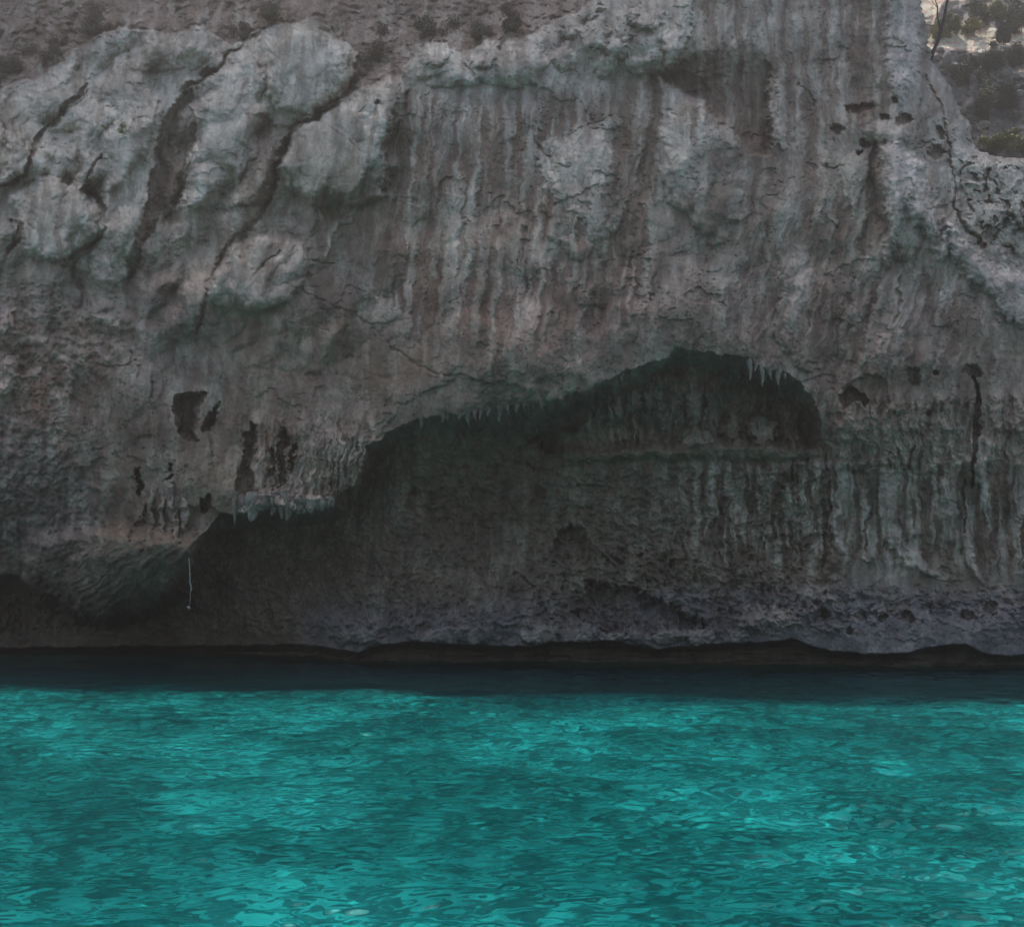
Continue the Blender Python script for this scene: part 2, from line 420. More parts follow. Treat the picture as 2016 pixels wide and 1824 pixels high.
crack([(560, 275, 3), (548, 320, 4), (538, 378, 4), (520, 404, 5), (488, 452, 5), (452, 480, 4), (425, 520, 4), (408, 566, 4), (400, 612, 5), (385, 650, 3)], .45, 4, 'brown', .6)
crack([(645, 252, 1), (680, 270, 2), (720, 303, 1)], .2, 2, 'brown', .7)
crack([(550, 494, 1), (520, 514, 2.5), (495, 550, 2)], .25, 2, 'brown', .7)
crack([(590, 262, 1), (583, 290, 2), (590, 322, 1)], .12, 3, 'olive', .5)
ell(748, 200, 9, 8, .4, 'rust', .9); crack([(705, 222, 1), (722, 208, 2)], .2, 1.5)
poly([(486, 225), (520, 225), (543, 250), (542, 330), (522, 402), (475, 412), (468, 350), (482, 290)], .14, 6, 'brown', .75, 6, 3)
poly([(195, 190), (215, 130), (300, 90), (320, 120), (290, 190), (240, 200)], .05, 8, 'brown', .3, 14, 4)
ell(134, 355, 12, 14, .2, 'brown', .6); ell(135, 340, 7, 6, .1, 'brown', .5)
streak([(395, 220, 12), (400, 300, 16), (395, 390, 14)], 'chalk', .25)
crack([(520, 130, 3), (524, 148, 4), (518, 162, 3)], .15, 2, 'brown', .7)
crack([(250, 92, 2), (254, 130, 3)], .12, 2, 'brown', .6)
for a_, b_ in (((60, 300), (95, 282)), ((90, 330), (118, 318)), ((120, 250), (142, 262)), ((98, 395), (130, 385)), ((196, 250), (214, 262))):
    crack([(*a_, 1.5), (*b_, 1)], .12, 1.5, 'brown', .6)

# ---- ragged karst at the far left
rough_l = ss(0, 60, sdf([(-900, 480), (60, 520), (250, 560), (300, 640), (250, 740), (160, 830), (240, 950), (230, 1060), (160, 1120), (-900, 1150)], X, Y, 60))
paint(rough_l * ss(-.1, .5, fbm(X / 40, Y / 45, 4, 81)), 'rust', .45)
paint(rough_l * ss(.1, .45, fbm(X / 30, Y / 40, 4, 83)), 'pale', .6)
poly([(-60, 610), (0, 605), (30, 612), (28, 640), (0, 655), (-60, 650)], -.3, 3, 'chalk', .8, 2, 3)
poly([(-60, 720), (0, 690), (30, 705), (40, 745), (30, 770), (0, 790), (-60, 800)], -.3, 4, 'pale', .8, 4, 5)
streak([(155, 690, 6), (140, 740, 8), (128, 800, 10), (120, 850, 5)], 'pale', .6, 8, -.12)
streak([(235, 600, 20), (210, 660, 14), (205, 720, 10)], 'pale', .4, 10)
crack([(200, 720, 2), (240, 722, 2), (270, 705, 1)], .2, 2, None)
for q in ((262, 690), (275, 720), (300, 760)):
    crack([(q[0], q[1], 2), (q[0] - 2, q[1] + 26, 2)], .15, 1.5)
poly([(0, 840), (90, 860), (150, 930), (200, 1000), (180, 1080), (100, 1100), (-60, 1060), (-60, 840)], 0, 3, 'blue', .35, 25, 8)

# ---- centre: ragged pale rim and streaked belly
poly([(800, 130), (820, 100), (850, 82), (875, 85), (905, 110), (935, 95), (965, 82), (985, 97), (1010, 80), (1050, 80), (1090, 55), (1130, 60), (1180, 25), (1190, -100), (1370, -100),
      (1365, 50), (1340, 110), (1300, 140), (1290, 150), (1230, 150), (1200, 165), (1150, 190), (1100, 190), (1050, 160), (960, 180), (900, 165), (800, 175)], -.35, 4, 'pale', .9, 5, 5, fy=(170, 90))
for e_ in ((1175, 70, 26, 30), (1215, 95, 28, 26), (1272, 30, 38, 34), (1320, 95, 22, 46), (1120, 58, 20, 22), (1255, 128, 34, 20), (1232, 45, 20, 40), (1190, 130, 22, 22), (1110, 110, 24, 30), (855, 110, 30, 22), (950, 115, 30, 25), (1160, 20, 24, 20)):
    dome(*e_, .26)
    crack([(e_[0] - e_[2] * .8, e_[1] + e_[3] * .6, 1.5), (e_[0], e_[1] + e_[3], 3), (e_[0] + e_[2] * .8, e_[1] + e_[3] * .6, 1.5)], .15, 3, 'brown', .4)
poly([(1060, 50), (1110, 75), (1150, 60), (1160, 110), (1170, 150), (1120, 160), (1080, 120)], .05, 4, 'soil', .5, 10, 8)
poly([(1235, 60), (1265, 80), (1290, 60), (1300, 20), (1330, 0), (1320, -60), (1240, -60)], .1, 4, 'soil', .35, 10, 5)
# streaks of brown and pale down the belly
fl0 = fbm((X + .1 * Y) / 26, Y / 170, 5, 351, .6)
paint(ss(.05, .45, fl0), 'brown', .45); paint(ss(.15, .5, -fl0), 'pale', .3)
fl = fbm((X + .12 * Y) / 17, Y / 190, 4, 91)
region = ss(150, 230, Y) * ss(760, 600, Y) * ss(640, 800, X) * ss(1320, 1260, X)
paint(region * ss(-.1, .35, fl), 'brown', .85)
paint(region * ss(.05, .45, -fl), 'pale', .4)
D += region * .06 * fl
for ln, c_, a_ in ((((900, 330, 8), (898, 380, 14), (900, 450, 12), (888, 520, 16), (880, 600, 14)), 'pale', .6),
                   (((930, 210, 8), (925, 260, 14), (932, 320, 8), (936, 420, 8)), 'pale', .35),
                   (((990, 290, 8), (985, 370, 12), (970, 520, 12), (960, 600, 9)), 'brown', .5),
                   (((1010, 200, 10), (1015, 300, 14), (1005, 480, 18), (1000, 560, 14)), 'brown', .55),
                   (((835, 230, 9), (830, 330, 8), (820, 450, 16), (815, 520, 12)), 'brown', .45),
                   (((780, 190, 8), (772, 300, 12), (765, 420, 16)), 'brown', .5),
                   (((1140, 150, 5), (1128, 200, 8), (1118, 260, 6)), 'brown', .4),
                   (((1085, 180, 8), (1075, 240, 10), (1065, 300, 8)), 'brown', .4)):
    streak(list(ln), c_, a_, 7, -.05 if c_ == 'pale' else .06)
for ln, a_ in ((((720, 330, 10), (712, 430, 14), (705, 520, 10)), .4), (((860, 260, 10), (858, 380, 14), (850, 520, 18), (846, 640, 12)), .6), (((960, 230, 10), (958, 360, 14), (945, 480, 18), (930, 600, 14)), .6),
                (((1030, 330, 12), (1040, 450, 18), (1035, 580, 14)), .55), (((1100, 420, 10), (1105, 520, 16), (1090, 640, 12)), .5), (((1430, 320, 12), (1400, 440, 16), (1370, 560, 14)), .5),
                (((1520, 340, 10), (1500, 440, 14), (1478, 540, 12)), .5), (((1600, 260, 10), (1596, 360, 12), (1580, 470, 14)), .55), (((1650, 430, 8), (1640, 540, 12), (1615, 640, 10)), .5), (((1720, 520, 10), (1700, 620, 12), (1680, 700, 8)), .5),
                (((1830, 540, 10), (1820, 640, 12), (1800, 720, 8)), .5)):
    streak(list(ln), 'brown', a_, 7, .05)
for ln, a_ in ((((760, 250, 6), (752, 340, 9), (745, 420, 6)), .5), (((1060, 420, 6), (1064, 520, 9), (1058, 620, 6)), .4), (((1345, 240, 8), (1335, 360, 12), (1310, 460, 10)), .45), (((1560, 300, 6), (1548, 400, 9), (1530, 500, 6)), .4), (((1775, 560, 6), (1768, 640, 9), (1760, 720, 6)), .45)):
    streak(list(ln), 'pale', a_, 6, -.05)
poly([(543, 250), (578, 250), (562, 290), (548, 330), (540, 380), (520, 408), (498, 402), (530, 340)], .15, 8, 'brown', .75, 5)
poly([(570, 385), (690, 378), (760, 330), (800, 340), (790, 440), (740, 500), (640, 520), (590, 470)], .05, 20, 'brown', .35, 22, 6)
poly([(1120, 262), (1165, 245), (1212, 232), (1208, 330), (1200, 420), (1192, 520), (1150, 440), (1105, 400), (1060, 340), (1052, 290), (1080, 275)], -.1, 4, 'pale', .8, 9, 8)
crack([(1115, 268, 1), (1160, 248, 2), (1208, 228, 1)], .15, 2, 'brown', .6)
crack([(1052, 270, 2), (1075, 300, 3), (1090, 318, 2), (1120, 332, 1)], .12, 2, 'brown', .5)
streak([(1240, 175, 16), (1232, 260, 20), (1215, 350, 18), (1195, 450, 20), (1175, 540, 14)], 'brown', .6, 8, .04)
streak([(1287, 155, 9), (1290, 220, 11), (1280, 300, 12), (1258, 390, 13), (1225, 470, 18), (1195, 560, 20), (1160, 640, 16)], 'brown', .95, 6, .2)
streak([(1265, 165, 5), (1268, 230, 5), (1258, 300, 5)], 'pale', .45, 4, -.08)
poly([(1310, 160), (1330, 182), (1370, 198), (1400, 230), (1440, 262), (1452, 292), (1385, 300), (1345, 350), (1300, 400), (1292, 330), (1300, 250)], -.1, 5, 'pale', .6, 10, 5)
streak([(1380, 205, 6), (1385, 230, 5), (1390, 260, 3)], 'chalk', .3, 4)
# thin tufa ribs left of the belly
streak([(706, 345, 3), (690, 370, 4), (676, 400, 3), (672, 425, 2)], 'pale', .6, 3, -.1)
streak([(690, 436, 4), (662, 442, 6), (655, 455, 4), (648, 480, 5), (640, 505, 3)], 'chalk', .6, 3, -.15)
crack([(610, 505, 2), (630, 520, 2.5), (650, 520, 1.5)], .2, 2, 'brown', .5)
poly([(650, 330), (700, 320), (705, 345), (670, 420), (640, 500), (610, 490), (620, 420)], .08, 8, 'olive', .45, 14, 5)
poly([(400, 640), (480, 610), (600, 600), (760, 640), (880, 720), (700, 760), (500, 740), (420, 720)], 0, 4, 'olive', .35, 30, 10)

# ---- hollow and flutes on the upper right
poly([(1298, 147), (1330, 130), (1400, 97), (1470, 80), (1500, 96), (1520, 130), (1512, 180), (1522, 250), (1512, 300), (1480, 302), (1452, 262), (1430, 240), (1400, 208), (1372, 192), (1340, 182), (1320, 165)],
     .85, 5, 'brown', .85, 5, 3, fy=(80, 200))
poly([(1300, 148), (1340, 140), (1380, 150), (1400, 180), (1370, 188), (1340, 180), (1318, 165)], .1, 6, 'brown', .5, 8)
poly([(1520, 160), (1545, 165), (1560, 215), (1565, 270), (1540, 300), (1520, 290), (1515, 230)], -.2, 4, 'pale', .45, 6, 4)
reg2 = ss(1340, 1440, X + .3 * Y) * ss(330, 230, Y) * ss(1850, 1780, X)
f2 = fbm((X - .02 * Y) / 19, Y / 240, 4, 93)
paint(reg2 * ss(-.1, .35, f2), 'brown', .7); paint(reg2 * ss(.15, .5, -f2), 'pale', .25); D += reg2 * .08 * f2
streak([(1680, -60, 14), (1688, 60, 18), (1694, 150, 16), (1700, 215, 18)], 'brown', .9, 7, .16)
streak([(1560, -60, 9), (1552, 60, 10), (1545, 130, 8)], 'brown', .6, 7, .08)
streak([(1470, -60, 8), (1455, 40, 10), (1430, 90, 8)], 'brown', .6, 7, .08)
streak([(1345, -60, 6), (1348, 30, 9), (1325, 90, 8), (1310, 125, 3)], 'pale', .8, 6, -.12)
poly([(1748, -100), (1800, -100), (1812, 80), (1816, 120), (1800, 158), (1772, 205), (1752, 165), (1745, 80)], -.25, 8, 'chalk', .7, 7, 4)
poly([(1735, 290), (1768, 278), (1800, 300), (1832, 380), (1860, 430), (1872, 485), (1845, 520), (1830, 470), (1800, 440), (1784, 405), (1768, 470), (1742, 522), (1750, 440), (1738, 380)], -.3, 5, 'chalk', .85, 5, 4)
streak([(1768, 420, 5), (1755, 490, 5), (1735, 540, 2)], 'pale', .8, 3, -.08)
poly([(1655, 320), (1672, 300), (1700, 302), (1712, 335), (1695, 385), (1682, 425), (1662, 385), (1652, 345)], -.15, 4, 'pale', .8, 5, 3)
streak([(1625, 305, 4), (1622, 360, 6), (1615, 440, 4)], 'pale', .55, 4, -.08)
poly([(1720, 240), (1755, 232), (1785, 245), (1790, 275), (1765, 285), (1725, 282), (1705, 262)], -.2, 6, 'pale', .55, 6, 0, .15)
streak([(1728, 285, 7), (1720, 340, 10), (1718, 420, 12), (1700, 500, 10)], 'brown', .8, 5, .2)
for e_ in ((1692, 212, 28, 9), (1780, 236, 17, 13), (1742, 232, 14, 6), (1702, 282, 13, 9), (1690, 299, 7, 6), (1842, 300, 17, 15), (1650, 254, 14, 9), (1760, 200, 7, 9), (1853, 262, 8, 12), (1884, 62, 6, 6)):
    ell(*e_, .45, 'rust' if e_[0] in (1780, 1692) else 'brown', .7)
crack([(1620, 322, 1.5), (1640, 330, 2.5), (1662, 328, 1)], .2, 2)
crack([(1568, 160, 2), (1588, 180, 3), (1600, 205, 3)], .2, 2)
paint(ss(1700, 1900, X) * ss(120, 300, Y) * ss(700, 560, Y) * ss(-.05, .3, fbm(X / 26, Y / 60, 4, 95)), 'pale', .65)
poly([(1858, 432), (1890, 460), (1930, 500), (1980, 530), (2100, 560), (2100, 660), (1965, 625), (1950, 580), (1900, 545), (1872, 505)], -.3, 6, 'chalk', .7, 6, 6)
poly([(1925, 470), (1965, 490), (2016, 530), (2060, 560), (2060, 480), (1990, 440), (1950, 440)], .35, 8, 'dark', .3, 10, 8)
crack([(1820, 150, 2), (1848, 200, 4), (1862, 250, 3), (1868, 300, 4), (1880, 350, 2), (1872, 400, 3), (1900, 445, 5), (1935, 485, 6)], .35, 3, 'brown', .6)
# honeycombed buttress at the right edge
rr = ss(-10, 30, sdf([(1870, 290), (1925, 300), (2700, 300), (2700, 560), (2016, 540), (1930, 470), (1880, 390)], X, Y, 60))
qx = X + 14 * fbm(X / 30, Y / 30, 3, 301); qy = Y + 14 * fbm(X / 30, Y / 30, 3, 305)
w1, w2 = worley(qx / 34, qy / 44, 7)
gapm = ss(.16, .0, w2 - w1)
D -= rr * (.13 * ss(0, .7, w2 - w1) + .08 * ridged(qx / 20, qy / 26, 3, 307) - .1)
holes = rr * ss(.25, .5, fbm(X / 17, Y / 20, 3, 309)); D += .16 * holes
paint(rr, 'pale', .65); paint(rr * gapm, 'brown', .5); paint(holes, 'brown', .6)

# ---- centre-right face above the cave
reg3 = ss(1380, 1480, X) * ss(300, 420, Y) * ss(860, 720, Y) * ss(1950, 1850, X)
f3 = fbm((X + .28 * Y) / 16, Y / 120, 4, 99)
paint(reg3 * ss(-.05, .35, f3), 'brown', .5); paint(reg3 * ss(.1, .5, -f3), 'pale', .22); D += reg3 * .08 * f3
poly([(1532, 520), (1560, 500), (1602, 500), (1605, 540), (1590, 600), (1572, 630), (1562, 680), (1548, 640), (1545, 560)], -.12, 5, 'pale', .55, 8, 4)
for q in (((1590, 640, 3), (1600, 600, 4), (1625, 540, 3)), ((1640, 700, 3), (1652, 640, 4), (1668, 580, 3)), ((1700, 660, 3), (1712, 610, 4), (1728, 560, 2)), ((1760, 640, 3), (1770, 600, 4), (1775, 540, 2))):
    crack(list(q), .16, 3, 'brown', .6)
poly([(1700, 640), (1740, 620), (1780, 640), (1775, 690), (1740, 720), (1700, 710)], -.08, 6, 'pale', .4, 10, 5)
streak([(1935, 620, 4), (1938, 650, 9), (1930, 700, 3)], 'chalk', .5, 4, -.1)
streak([(1965, 640, 9), (1960, 760, 10), (1955, 900, 12)], 'pale', .5, 7, -.12)
poly([(1870, 600), (1920, 590), (1945, 640), (1930, 700), (1880, 690)], 0, 4, 'brown', .45, 14)
for e_ in ((1800, 740, 12, 17), (1842, 736, 7, 7), (1915, 732, 20, 11), (1828, 810, 5, 5)):
    ell(*e_, .55, 'dark', .45)
poly([(1655, 785), (1672, 762), (1690, 762), (1712, 790), (1702, 806), (1690, 792), (1662, 802)], .6, 3, 'dark', .5, 2, 3)
poly([(1655, 765), (1690, 742), (1725, 742), (1745, 760), (1750, 800), (1735, 815), (1712, 792), (1690, 760)], .15, 4, None)
crack([(1918, 742, 3), (1924, 790, 7), (1926, 850, 8), (1918, 890, 5), (1912, 930, 3), (1910, 960, 1)], .9, 2, 'dark', .6)

# ---- underside creases of the belly; rosy tint offsets green bounce light
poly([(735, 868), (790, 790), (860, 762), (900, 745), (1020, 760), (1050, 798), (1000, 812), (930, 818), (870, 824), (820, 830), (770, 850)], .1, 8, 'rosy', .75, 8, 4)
crack([(560, 560, 1), (660, 600, 2), (740, 645, 2), (775, 690, 2.5), (820, 720, 2), (885, 738, 2), (960, 752, 1)], .18, 3, 'brown', .4)
crack([(500, 720, 2), (600, 735, 4), (700, 745, 4), (780, 738, 2)], .1, 8, 'brown', .3)
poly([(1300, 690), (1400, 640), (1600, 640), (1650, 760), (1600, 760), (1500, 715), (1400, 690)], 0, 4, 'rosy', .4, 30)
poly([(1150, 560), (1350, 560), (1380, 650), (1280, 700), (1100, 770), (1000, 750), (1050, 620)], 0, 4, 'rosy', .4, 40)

# ---- left openings and slots, their shade also painted in the cave tone
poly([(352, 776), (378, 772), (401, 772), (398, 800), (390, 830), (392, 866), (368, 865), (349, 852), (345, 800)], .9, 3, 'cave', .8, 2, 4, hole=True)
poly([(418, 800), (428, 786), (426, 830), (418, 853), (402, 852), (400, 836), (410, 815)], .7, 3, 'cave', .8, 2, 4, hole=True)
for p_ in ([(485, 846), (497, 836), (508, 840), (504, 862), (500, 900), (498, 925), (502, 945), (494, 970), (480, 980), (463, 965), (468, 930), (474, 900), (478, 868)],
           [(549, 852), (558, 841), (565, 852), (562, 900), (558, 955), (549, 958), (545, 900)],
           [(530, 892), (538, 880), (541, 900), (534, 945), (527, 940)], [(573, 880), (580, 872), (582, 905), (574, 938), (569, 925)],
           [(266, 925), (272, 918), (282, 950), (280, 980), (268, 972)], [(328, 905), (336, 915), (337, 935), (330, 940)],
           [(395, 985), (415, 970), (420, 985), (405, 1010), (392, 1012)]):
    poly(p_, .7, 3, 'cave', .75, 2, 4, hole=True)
for x_ in (640, 655, 668, 682, 695, 706, 716):
    crack([(x_ + 12, 850 + (x_ % 7) * 4, 1.5), (x_, 900 + (x_ % 5) * 5, 3), (x_ - 6, 960 + (x_ % 9) * 3, 2)], .22, 2, 'brown', .4)
poly([(640, 850), (700, 835), (735, 865), (722, 905), (712, 940), (680, 960), (640, 940)], -.1, 5, 'pale', .4, 10, 5)
poly([(480, 990), (530, 955), (560, 980), (600, 970), (650, 985), (655, 1000), (600, 1010), (480, 1010)], -.25, 4, 'chalk', .55, 8, 5)
for q in ((300, 970, 7, 45), (335, 960, 9, 55), (362, 985, 9, 40), (318, 985, 5, 40), (345, 1010, 6, 30)):
    ell(q[0], q[1] + 30, q[2], q[3], -.35, 'chalk' if q[0] in (335, 362) else 'pale', .5)
reg4 = ss(440, 500, X) * ss(760, 700, X) * ss(790, 860, Y) * ss(1030, 1000, Y)
D -= reg4 * .26 * ridged(X / 13, Y / 90, 3, 101)
reg5 = ss(120, 200, X) * ss(480, 430, X) * ss(680, 740, Y) * ss(980, 900, Y)
f5 = fbm(X / 28, Y / 200, 3, 103); paint(reg4 * ss(.0, .4, fbm(X / 14, Y / 90, 4, 375)), 'chalk', .4); D += reg5 * .12 * f5; paint(reg5 * ss(0, .4, f5), 'brown', .4)
# hanging boss at the lower left, combed by oblique grooves
poly([(60, 1060), (150, 1040), (250, 1040), (330, 1050), (385, 1060), (400, 1040), (385, 1090), (335, 1165), (270, 1200), (205, 1212), (150, 1198), (80, 1150), (40, 1110)], -.5, 20, 'green', .3, 14, 0, .3)
bossm = ss(0, 30, sdf([(120, 1060), (390, 1060), (335, 1165), (270, 1200), (205, 1212), (150, 1198), (90, 1120)], X, Y, 60))
D += bossm * .13 * ridged((X * .8 + Y) / 24, (X - Y * .8) / 130, 4, 105)
paint(bossm * ss(1130, 1190, Y), 'brown', .35)
poly([(290, 1000), (420, 1000), (440, 1015), (400, 1040), (350, 1040), (280, 1080), (250, 1060)], .2, 10, 'cave', .35, 14, 6)

# ---- the caves under the lip
DEEP = ([(405, 1045), (440, 1010), (490, 1007), (540, 1000), (600, 1006), (650, 1000), (690, 958), (712, 925), (724, 882), (760, 852), (820, 828), (870, 820), (930, 816), (1000, 806), (1060, 796), (1120, 784),
              (1200, 748), (1250, 728), (1290, 711), (1340, 690), (1400, 690), (1450, 704), (1500, 722), (1550, 739), (1590, 768), (1608, 812), (1618, 860), (1640, 900), (1700, 1400), (-900, 1500), (-900, 1130),
              (30, 1130), (80, 1165), (150, 1202), (205, 1214), (270, 1202), (335, 1168), (385, 1092)])
deep = sdf(DEEP, X, Y, 60) + 4 * fbm(X / 34, Y / 34, 4, 353) * ss(1260, 1200, Y)
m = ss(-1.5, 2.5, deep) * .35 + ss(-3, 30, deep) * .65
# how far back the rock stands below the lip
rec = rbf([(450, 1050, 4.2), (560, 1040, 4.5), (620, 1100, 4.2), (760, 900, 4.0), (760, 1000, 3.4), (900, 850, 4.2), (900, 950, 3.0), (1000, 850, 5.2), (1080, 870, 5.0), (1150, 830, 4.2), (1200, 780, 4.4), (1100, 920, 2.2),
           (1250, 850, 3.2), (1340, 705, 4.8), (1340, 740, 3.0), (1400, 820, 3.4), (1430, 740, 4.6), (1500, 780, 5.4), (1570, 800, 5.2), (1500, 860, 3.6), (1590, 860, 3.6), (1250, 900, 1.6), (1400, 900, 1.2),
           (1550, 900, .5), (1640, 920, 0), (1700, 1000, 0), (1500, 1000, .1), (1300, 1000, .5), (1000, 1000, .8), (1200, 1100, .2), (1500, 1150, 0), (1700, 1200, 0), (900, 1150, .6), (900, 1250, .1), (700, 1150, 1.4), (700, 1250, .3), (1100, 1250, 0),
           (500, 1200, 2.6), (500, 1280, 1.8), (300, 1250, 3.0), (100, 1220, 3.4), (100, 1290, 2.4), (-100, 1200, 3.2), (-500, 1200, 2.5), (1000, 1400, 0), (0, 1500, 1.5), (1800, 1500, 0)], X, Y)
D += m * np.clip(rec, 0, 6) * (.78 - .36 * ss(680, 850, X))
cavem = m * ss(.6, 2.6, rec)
paint(cavem * (1 - .55 * ss(1120, 1180, X)), 'cave', .6)  # shade of the deeper recess painted in as a darker tone
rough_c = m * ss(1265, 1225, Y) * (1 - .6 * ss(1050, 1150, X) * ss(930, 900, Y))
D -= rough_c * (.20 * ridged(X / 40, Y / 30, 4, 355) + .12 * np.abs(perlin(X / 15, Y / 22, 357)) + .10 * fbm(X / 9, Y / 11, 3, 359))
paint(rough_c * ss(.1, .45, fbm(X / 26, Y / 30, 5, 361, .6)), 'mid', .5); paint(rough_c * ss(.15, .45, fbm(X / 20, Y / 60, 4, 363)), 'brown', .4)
paint(m * ss(1150, 800, X) * ss(900, 1050, Y), 'cave', .55)  # left void painted darker still to deepen its shade
# ledge at the back of the right-hand cave, stalagmite bases and columns on it
poly([(1100, 885), (1250, 880), (1450, 868), (1610, 872), (1625, 900), (1500, 903), (1250, 903), (1110, 912)], -.55, 5, 'olive', .5, 4, 1)
for ax, ay, rx_, ry_, dd, c_ in ((1365, 800, 12, 55, .5, 'pale'), (1372, 862, 30, 18, .5, 'pale'), (1395, 780, 8, 30, .4, 'mid'), (1440, 838, 16, 34, .6, 'mid'), (1500, 845, 36, 30, .6, 'pale'), (1560, 855, 16, 26, .4, 'mid'),
                                 (1572, 820, 9, 40, .35, 'mid'), (1218, 800, 10, 26, .4, 'pale'), (1200, 820, 7, 22, .3, 'pale'), (1250, 790, 16, 18, .4, 'mid'), (1275, 790, 9, 28, .4, 'mid'), (1160, 830, 8, 25, .3, 'pale'),
                                 (1330, 780, 14, 40, .3, 'mid'), (1310, 750, 30, 12, .3, 'mid'), (1420, 760, 14, 30, .3, 'mid')):
    dome(ax, ay, rx_, ry_, dd, c_, .6)
reg6 = 1.5 * m * ss(1140, 1200, X) * ss(715, 740, Y) * ss(885, 870, Y)
D += reg6 * .22 * ridged(X / 17, Y / 60, 4, 107)
paint(reg6 * ss(.2, .6, fbm(X / 14, Y / 40, 3, 109)), 'pale', .35)
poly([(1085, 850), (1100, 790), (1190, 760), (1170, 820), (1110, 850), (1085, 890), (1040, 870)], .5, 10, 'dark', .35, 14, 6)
# back wall on the left half of the cave
crack([(1010, 905, 2), (1050, 920, 2.5), (1100, 935, 1.5)], .25, 2, 'dark', .6)
crack([(812, 880, 5), (815, 930, 6), (808, 990, 8), (820, 1020, 3)], .3, 4, 'dark', .5)
poly([(1080, 940), (1100, 912), (1180, 905), (1190, 940), (1220, 955), (1150, 960), (1090, 965)], -.15, 5, 'green', .5, 8, 5)
poly([(860, 900), (950, 880), (1060, 930), (1080, 1000), (1000, 1040), (880, 1050)], 0, 4, 'brown', .4, 30, 10)
crack([(1120, 962, 1.5), (1180, 955, 2)], .12, 2)

# ---- fluted flowstone wall, lower right
reg7 = ss(1280, 1380, X) * ss(895, 925, Y) * ss(1150, 1090, Y)
f7 = ridged(X / 17, Y / 150, 4, 111)
D -= reg7 * .2 * f7
f7b = fbm(X / 15, Y / 130, 4, 113)
paint(reg7 * ss(.0, .3, f7b), 'chalk', .75); paint(reg7 * ss(.0, .4, -f7b), 'brown', .6)
for ln in (((1400, 905, 4), (1398, 950, 7), (1405, 1010, 9)), ((1545, 950, 3), (1555, 980, 4), (1560, 1020, 3)), ((1580, 945, 7), (1585, 1010, 9), (1590, 1050, 7)), ((1645, 1010, 5), (1655, 1060, 9), (1665, 1100, 8)),
           ((1700, 970, 5), (1705, 1040, 8), (1712, 1090, 12)), ((1745, 930, 10), (1742, 1000, 14), (1755, 1060, 14), (1790, 1100, 14), (1840, 1130, 8)), ((1862, 950, 8), (1866, 1010, 10), (1868, 1060, 8)),
           ((1900, 990, 5), (1902, 1060, 7), (1912, 1110, 8), (1930, 1140, 3)), ((1805, 985, 4), (1806, 1050, 5)), ((1932, 880, 20), (1930, 920, 14), (1925, 945, 10))):
    streak(list(ln), 'chalk', .85, 4, -.16)
for ln in (((1626, 895, 1.5), (1632, 950, 2.5), (1633, 990, 3), (1628, 1040, 1.5)), ((1897, 945, 1.5), (1900, 1050, 2)), ((1712, 1010, 3), (1702, 1050, 4), (1706, 1080, 2)), ((1592, 905, 2), (1588, 935, 2)),
           ((1752, 890, 2), (1748, 930, 3)), ((1792, 880, 4), (1790, 920, 5)), ((1560, 905, 1.5), (1556, 960, 2)), ((1765, 880, 2), (1770, 915, 2))):
    crack(list(ln), .35, 2, 'dark', .6)
reg8 = ss(1600, 1680, X) * ss(760, 800, Y) * ss(940, 900, Y)
D -= reg8 * .3 * ridged(X / 20, Y / 70, 4, 115)
paint(reg8 * ss(.0, .3, fbm(X / 16, Y / 50, 4, 117)), 'pale', .4)
crack([(1560, 872, 2), (1660, 905, 3), (1800, 930, 3), (1850, 935, 2)], .1, 4, 'olive', .4)

# ---- broken apron above the water
apron = ss(-10, 40, sdf([(700, 1130), (1050, 1060), (1120, 1040), (1350, 1050), (1500, 1100), (1620, 1130), (1800, 1150), (2700, 1120), (2700, 1300), (700, 1300)], X, Y, 60)) * ss(1268, 1240, Y)
qx = X + 16 * fbm(X / 34, Y / 26, 3, 311); qy = Y + 10 * fbm(X / 34, Y / 26, 3, 315)
w1, w2 = worley((qx + .5 * qy) / 30, qy / 19, 9)
ar = apron * ss(1000, 1100, X) * (1 - .7 * ss(1205, 1240, Y))
den = ss(-.25, .3, fbm(X / 90, Y / 40, 3, 317))
D -= ar * (.09 * den * ss(0, .45, w2 - w1) + .13 * ridged((X + Y) / 46, (Y - .4 * X) / 24, 4, 119))
D += ar * .12 * ss(.2, .6, fbm(X / 20, Y / 13, 3, 319))
paint(ss(1130, 1190, Y) * ss(900, 1400, X + (Y - 1130)), 'blue', .6)
paint(ss(1150, 1230, Y) * ss(560, 640, X) * ss(1150, 950, X), 'blue', .5)
paint(ar * ss(.05, .5, fbm(X / 60, Y / 40, 4, 121)), 'mid', .35)
poly([(1445, 1215), (1470, 1195), (1520, 1188), (1560, 1200), (1570, 1230), (1520, 1240), (1450, 1235)], -.25, 6, 'chalk', .75, 8, 8)
poly([(1560, 1160), (1620, 1155), (1650, 1180), (1600, 1200)], -.15, 8, 'chalk', .5, 10, 6)
poly([(1180, 1120), (1250, 1080), (1400, 1075), (1500, 1120), (1430, 1150), (1300, 1140), (1200, 1150)], -.12, 12, 'mid', .5, 12, 8)
poly([(1160, 1150), (1250, 1160), (1330, 1200), (1390, 1228), (1300, 1240), (1200, 1236), (1130, 1205)], .7, 16, 'dark', .35, 14, 8)  # hollow's shade painted in as well
poly([(1092, 1082), (1100, 1047), (1125, 1033), (1152, 1045), (1166, 1082), (1155, 1110), (1112, 1114)], .5, 8, 'dark', .45, 5)
poly([(1100, 1085), (1130, 1070), (1160, 1090), (1150, 1130), (1110, 1130)], -.3, 8, 'mid', .5, 6)
crack([(1160, 1060, 1.5), (1190, 1100, 2.5), (1230, 1140, 2), (1260, 1160, 2)], .25, 2)
crack([(1010, 1130, 2), (1040, 1140, 3), (1060, 1165, 3)], .3, 3)
